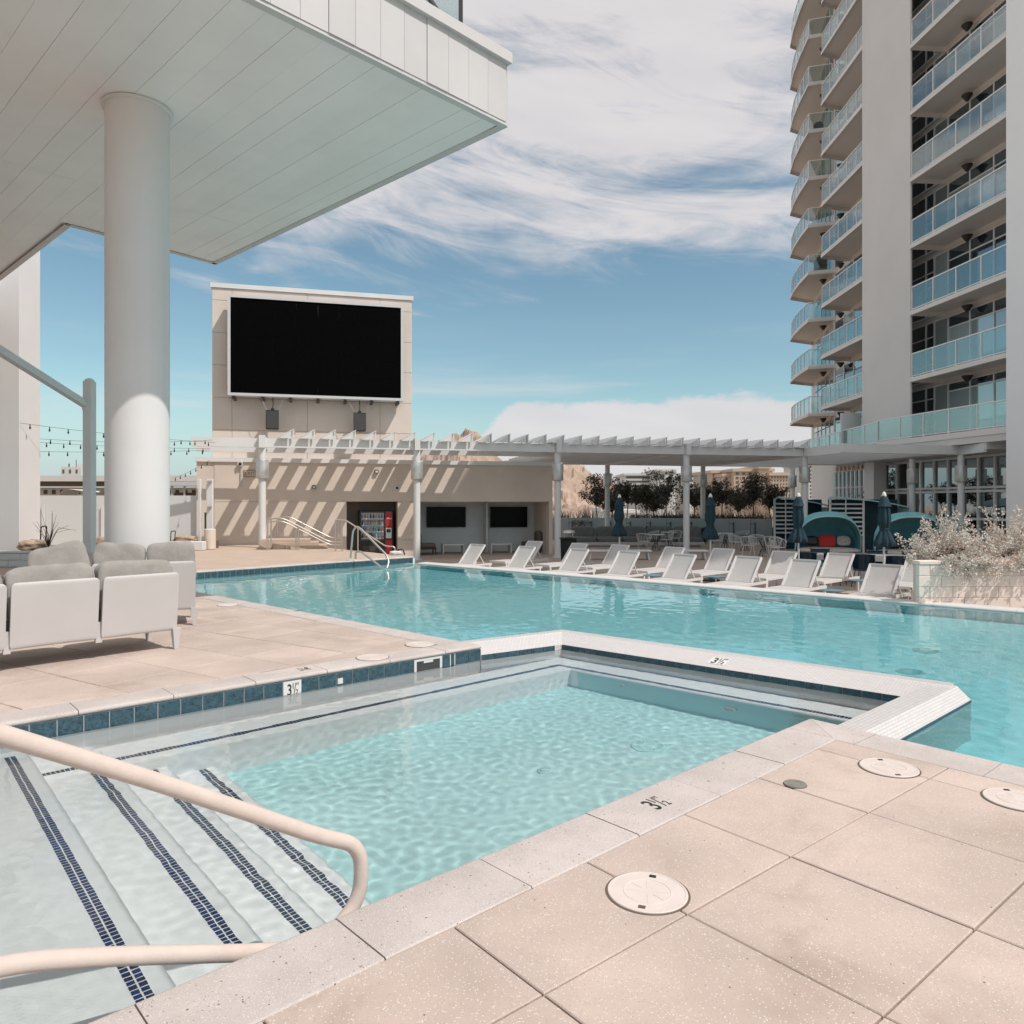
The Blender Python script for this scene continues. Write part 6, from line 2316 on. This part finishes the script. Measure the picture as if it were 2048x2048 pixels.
for i in range(2):
    ab = thing('arched_shelter', ('round topped white shelter beyond the pale fence, left of the grey post', 'round topped white shelter just right of the grey post')[i], 'shelter',
               (at((113, 190)[i], 1000, 36).x, 36, 0), 90, 'arched white shelters')
    vs, fs = [], []
    for j in range(9):
        a = R(180 - 90 * j / 8)
        for y_ in (0, 1.6):
            vs.append((.55 + .5 * math.cos(a), y_, 1.75 + .5 * math.sin(a)))
    vs += [(1.7, 0, 2.1), (1.7, 1.6, 2.1)]
    for j in range(9):
        fs.append((2 * j, 2 * j + 1, 2 * j + 3, 2 * j + 2))
    MB().add(vs, fs).build('roof', CITYWHITE, ab, smooth=40)
    MB().box(.05, .05, .9, .12, .12, 1.75).build('post', CITYWHITE, ab)
    for k in range(4):
        MB().box(.12, .08, 1.1 + .22 * k, .62, .12, 1.2 + .22 * k).build('slat', CITYDARK, ab)

# string lights
def string_light(p0, p1, sag, n, lab):
    t = thing('string_light', lab, 'string light', (0, 0, 0), 90, 'strings of bulbs in the sky')
    pts = []
    for i in range(25):
        u = i / 24
        p = p0.lerp(p1, u)
        pts.append(p - Vector((0, 0, sag * 4 * u * (1 - u))))
    MB().tube(pts, .005, 5).build('cord', BLACK, t)
    me = MB().lathe([(.010, 0), (.014, -.03), (.010, -.05), (.022, -.07), (.024, -.10), (.013, -.13), (.003, -.135)], 8).mesh('bulb', BLACK, 40)
    for i in range(n):
        u = (i + .5) / n
        p = p0.lerp(p1, u) - Vector((0, 0, sag * 4 * u * (1 - u)))
        link('bulb', me, t, p)
string_light(at(40, 846, 20), at(430, 885, 25), .06, 12, 'highest string of bulbs behind the grey post')
string_light(at(40, 875, 21), at(425, 880, 25), .10, 11, 'second highest string of bulbs behind the grey post')
string_light(at(40, 882, 22), at(420, 897, 25), .05, 12, 'third string of bulbs behind the grey post')
string_light(at(40, 902, 22), at(420, 900, 25), .05, 11, 'lowest string of bulbs behind the grey post')
string_light(at(346, 957, 30), at(420, 920, 27), .05, 7, 'short slanting string of bulbs rising to the pool house')

# planters, boulders, posts on the left
lp = thing('low_planter', 'low grey block planter in front of the white pier', 'planter', (-15.5, 18.6, 0), 90)
for k in range(10):
    for r_ in range(2):
        MB().chamfer(k * .6 + .004 - (.3 if r_ else 0), 0, r_ * .17 + .004, k * .6 + .596 - (.3 if r_ else 0), .2, r_ * .17 + .166, .006).build('block', PALESTEEL, lp)
MB().box(-.3, .2, 0, 5.9, 1.3, .28).build('soil', SOIL, lp)
MB().box(-.32, -.02, .345, 5.92, .24, .39).build('cap', PALESTEEL, lp)
lp2 = thing('low_planter', 'low white planter edge beside the pool house corner', 'planter', (-11.6, 25.0, 0), 90)
MB().chamfer(-1.2, 0, 0, 1.3, .3, .30, .02).build('wall', WHITE, lp2)
MB().box(-1.2, .3, 0, 1.2, 1.6, .26).build('soil', SOIL, lp2)
def boulder(px, py, d, wd, ht, lab, seed):
    p = at(px, py, d)
    t = thing('boulder', lab, 'rock', (p.x, d, p.z), 90, 'tan boulders in the planters')
    mb = MB().pillow(0, 0, 0, wd, wd * .7, ht, n=9, p=3, seed=seed, lump=.22)
    mb.build('rock', ROCK, t, smooth=25)
boulder(69, 1091, 19.4, .72, .30, 'tan boulder in the low grey planter by the white pier', 5)
boulder(203, 1085, 20.5, .42, .32, 'small tan boulder between the grey post and the round column', 7)
boulder(371, 1081, 25.8, .72, .34, 'tan boulder beside the round column near the pool house', 9)
def twig(px, py, d, ht, lab, seed):
    rnd = random.Random(seed)
    p = at(px, py, d)
    t = thing('dry_plant', lab, 'plant', (p.x, d, p.z), 90)
    mb = MB()
    for _ in range(16):
        a = rnd.gauss(.25, .5)
        l_ = ht * rnd.uniform(.5, 1.0)
        mb.tube([(0, 0, 0), (l_ * math.sin(a) * .4, rnd.gauss(0, .05), l_ * .55), (l_ * math.sin(a) * 1.0, rnd.gauss(0, .1), l_ * math.cos(a))], .008, 4, r2=.003)
    mb.build('stems', BARK, t)
twig(97, 1094, 19.2, .95, 'thin bare twiggy plant beside the boulder by the white pier', 3)
for px, py, d, lab in ((86, 1082, 19.8, 'black steel loop standing behind the planter boulder'), (345, 1085, 25.6, 'black curved steel loop beside the round column')):
    p = at(px, py, d)
    t = thing('steel_loop', lab, 'loop', (p.x, d, p.z), 90, 'black steel loops')
    MB().tube(smooth_path([(-.07, 0, 0), (-.05, 0, .38), (.10, 0, .40), (.07, 0, 0)], .05), .016, 8).build('loop', BLACK, t, smooth=60)
sh = thing('shower_post', 'pale grey outdoor shower posts at the pool house corner', 'shower', (at(418, 1080, 26.2).x, 26.2, 0), 90)
MB().chamfer(-.10, 0, 0, .12, .12, 2.42, .012).build('post', PALESTEEL, sh)
MB().chamfer(-.40, .02, 0, -.30, .10, 2.42, .012).build('post', PALESTEEL, sh)
MB().box(-.02, -.14, 2.30, .10, .0, 2.34).build('shower_head', STEEL, sh)
MB().box(-.02, -.12, 1.42, .10, 0, 1.46).build('tap', STEEL, sh)
MB().box(-.16, .0, .55, -.11, .1, 1.25).build('panel', DARKGREY, sh)
bn_ = thing('round_bin', 'tan round bin standing at the pool house corner', 'bin', (at(420, 1080, 25.6).x, 25.6, 0), 90)
MB().lathe([(.17, 0), (.19, .02), (.19, .68), (.17, .70), (.15, .68)], 24).build('body', STUCCO, bn_, smooth=40)
bag = thing('towel_bundle', 'black and white bundle lying at the far deck corner', 'bag', (at(792, 1108, 22.9).x, 22.9, .0), 90)
MB().pillow(0, 0, .06, .38, .22, .13, n=6, p=3, lump=.2).build('towel', LIDWHITE, bag, smooth=50)
MB().tube(smooth_path([(.10, 0, 0), (.04, 0, .16), (.22, 0, .18), (.26, 0, 0)], .08), .02, 8).build('strap', BLACK, bag, smooth=60)
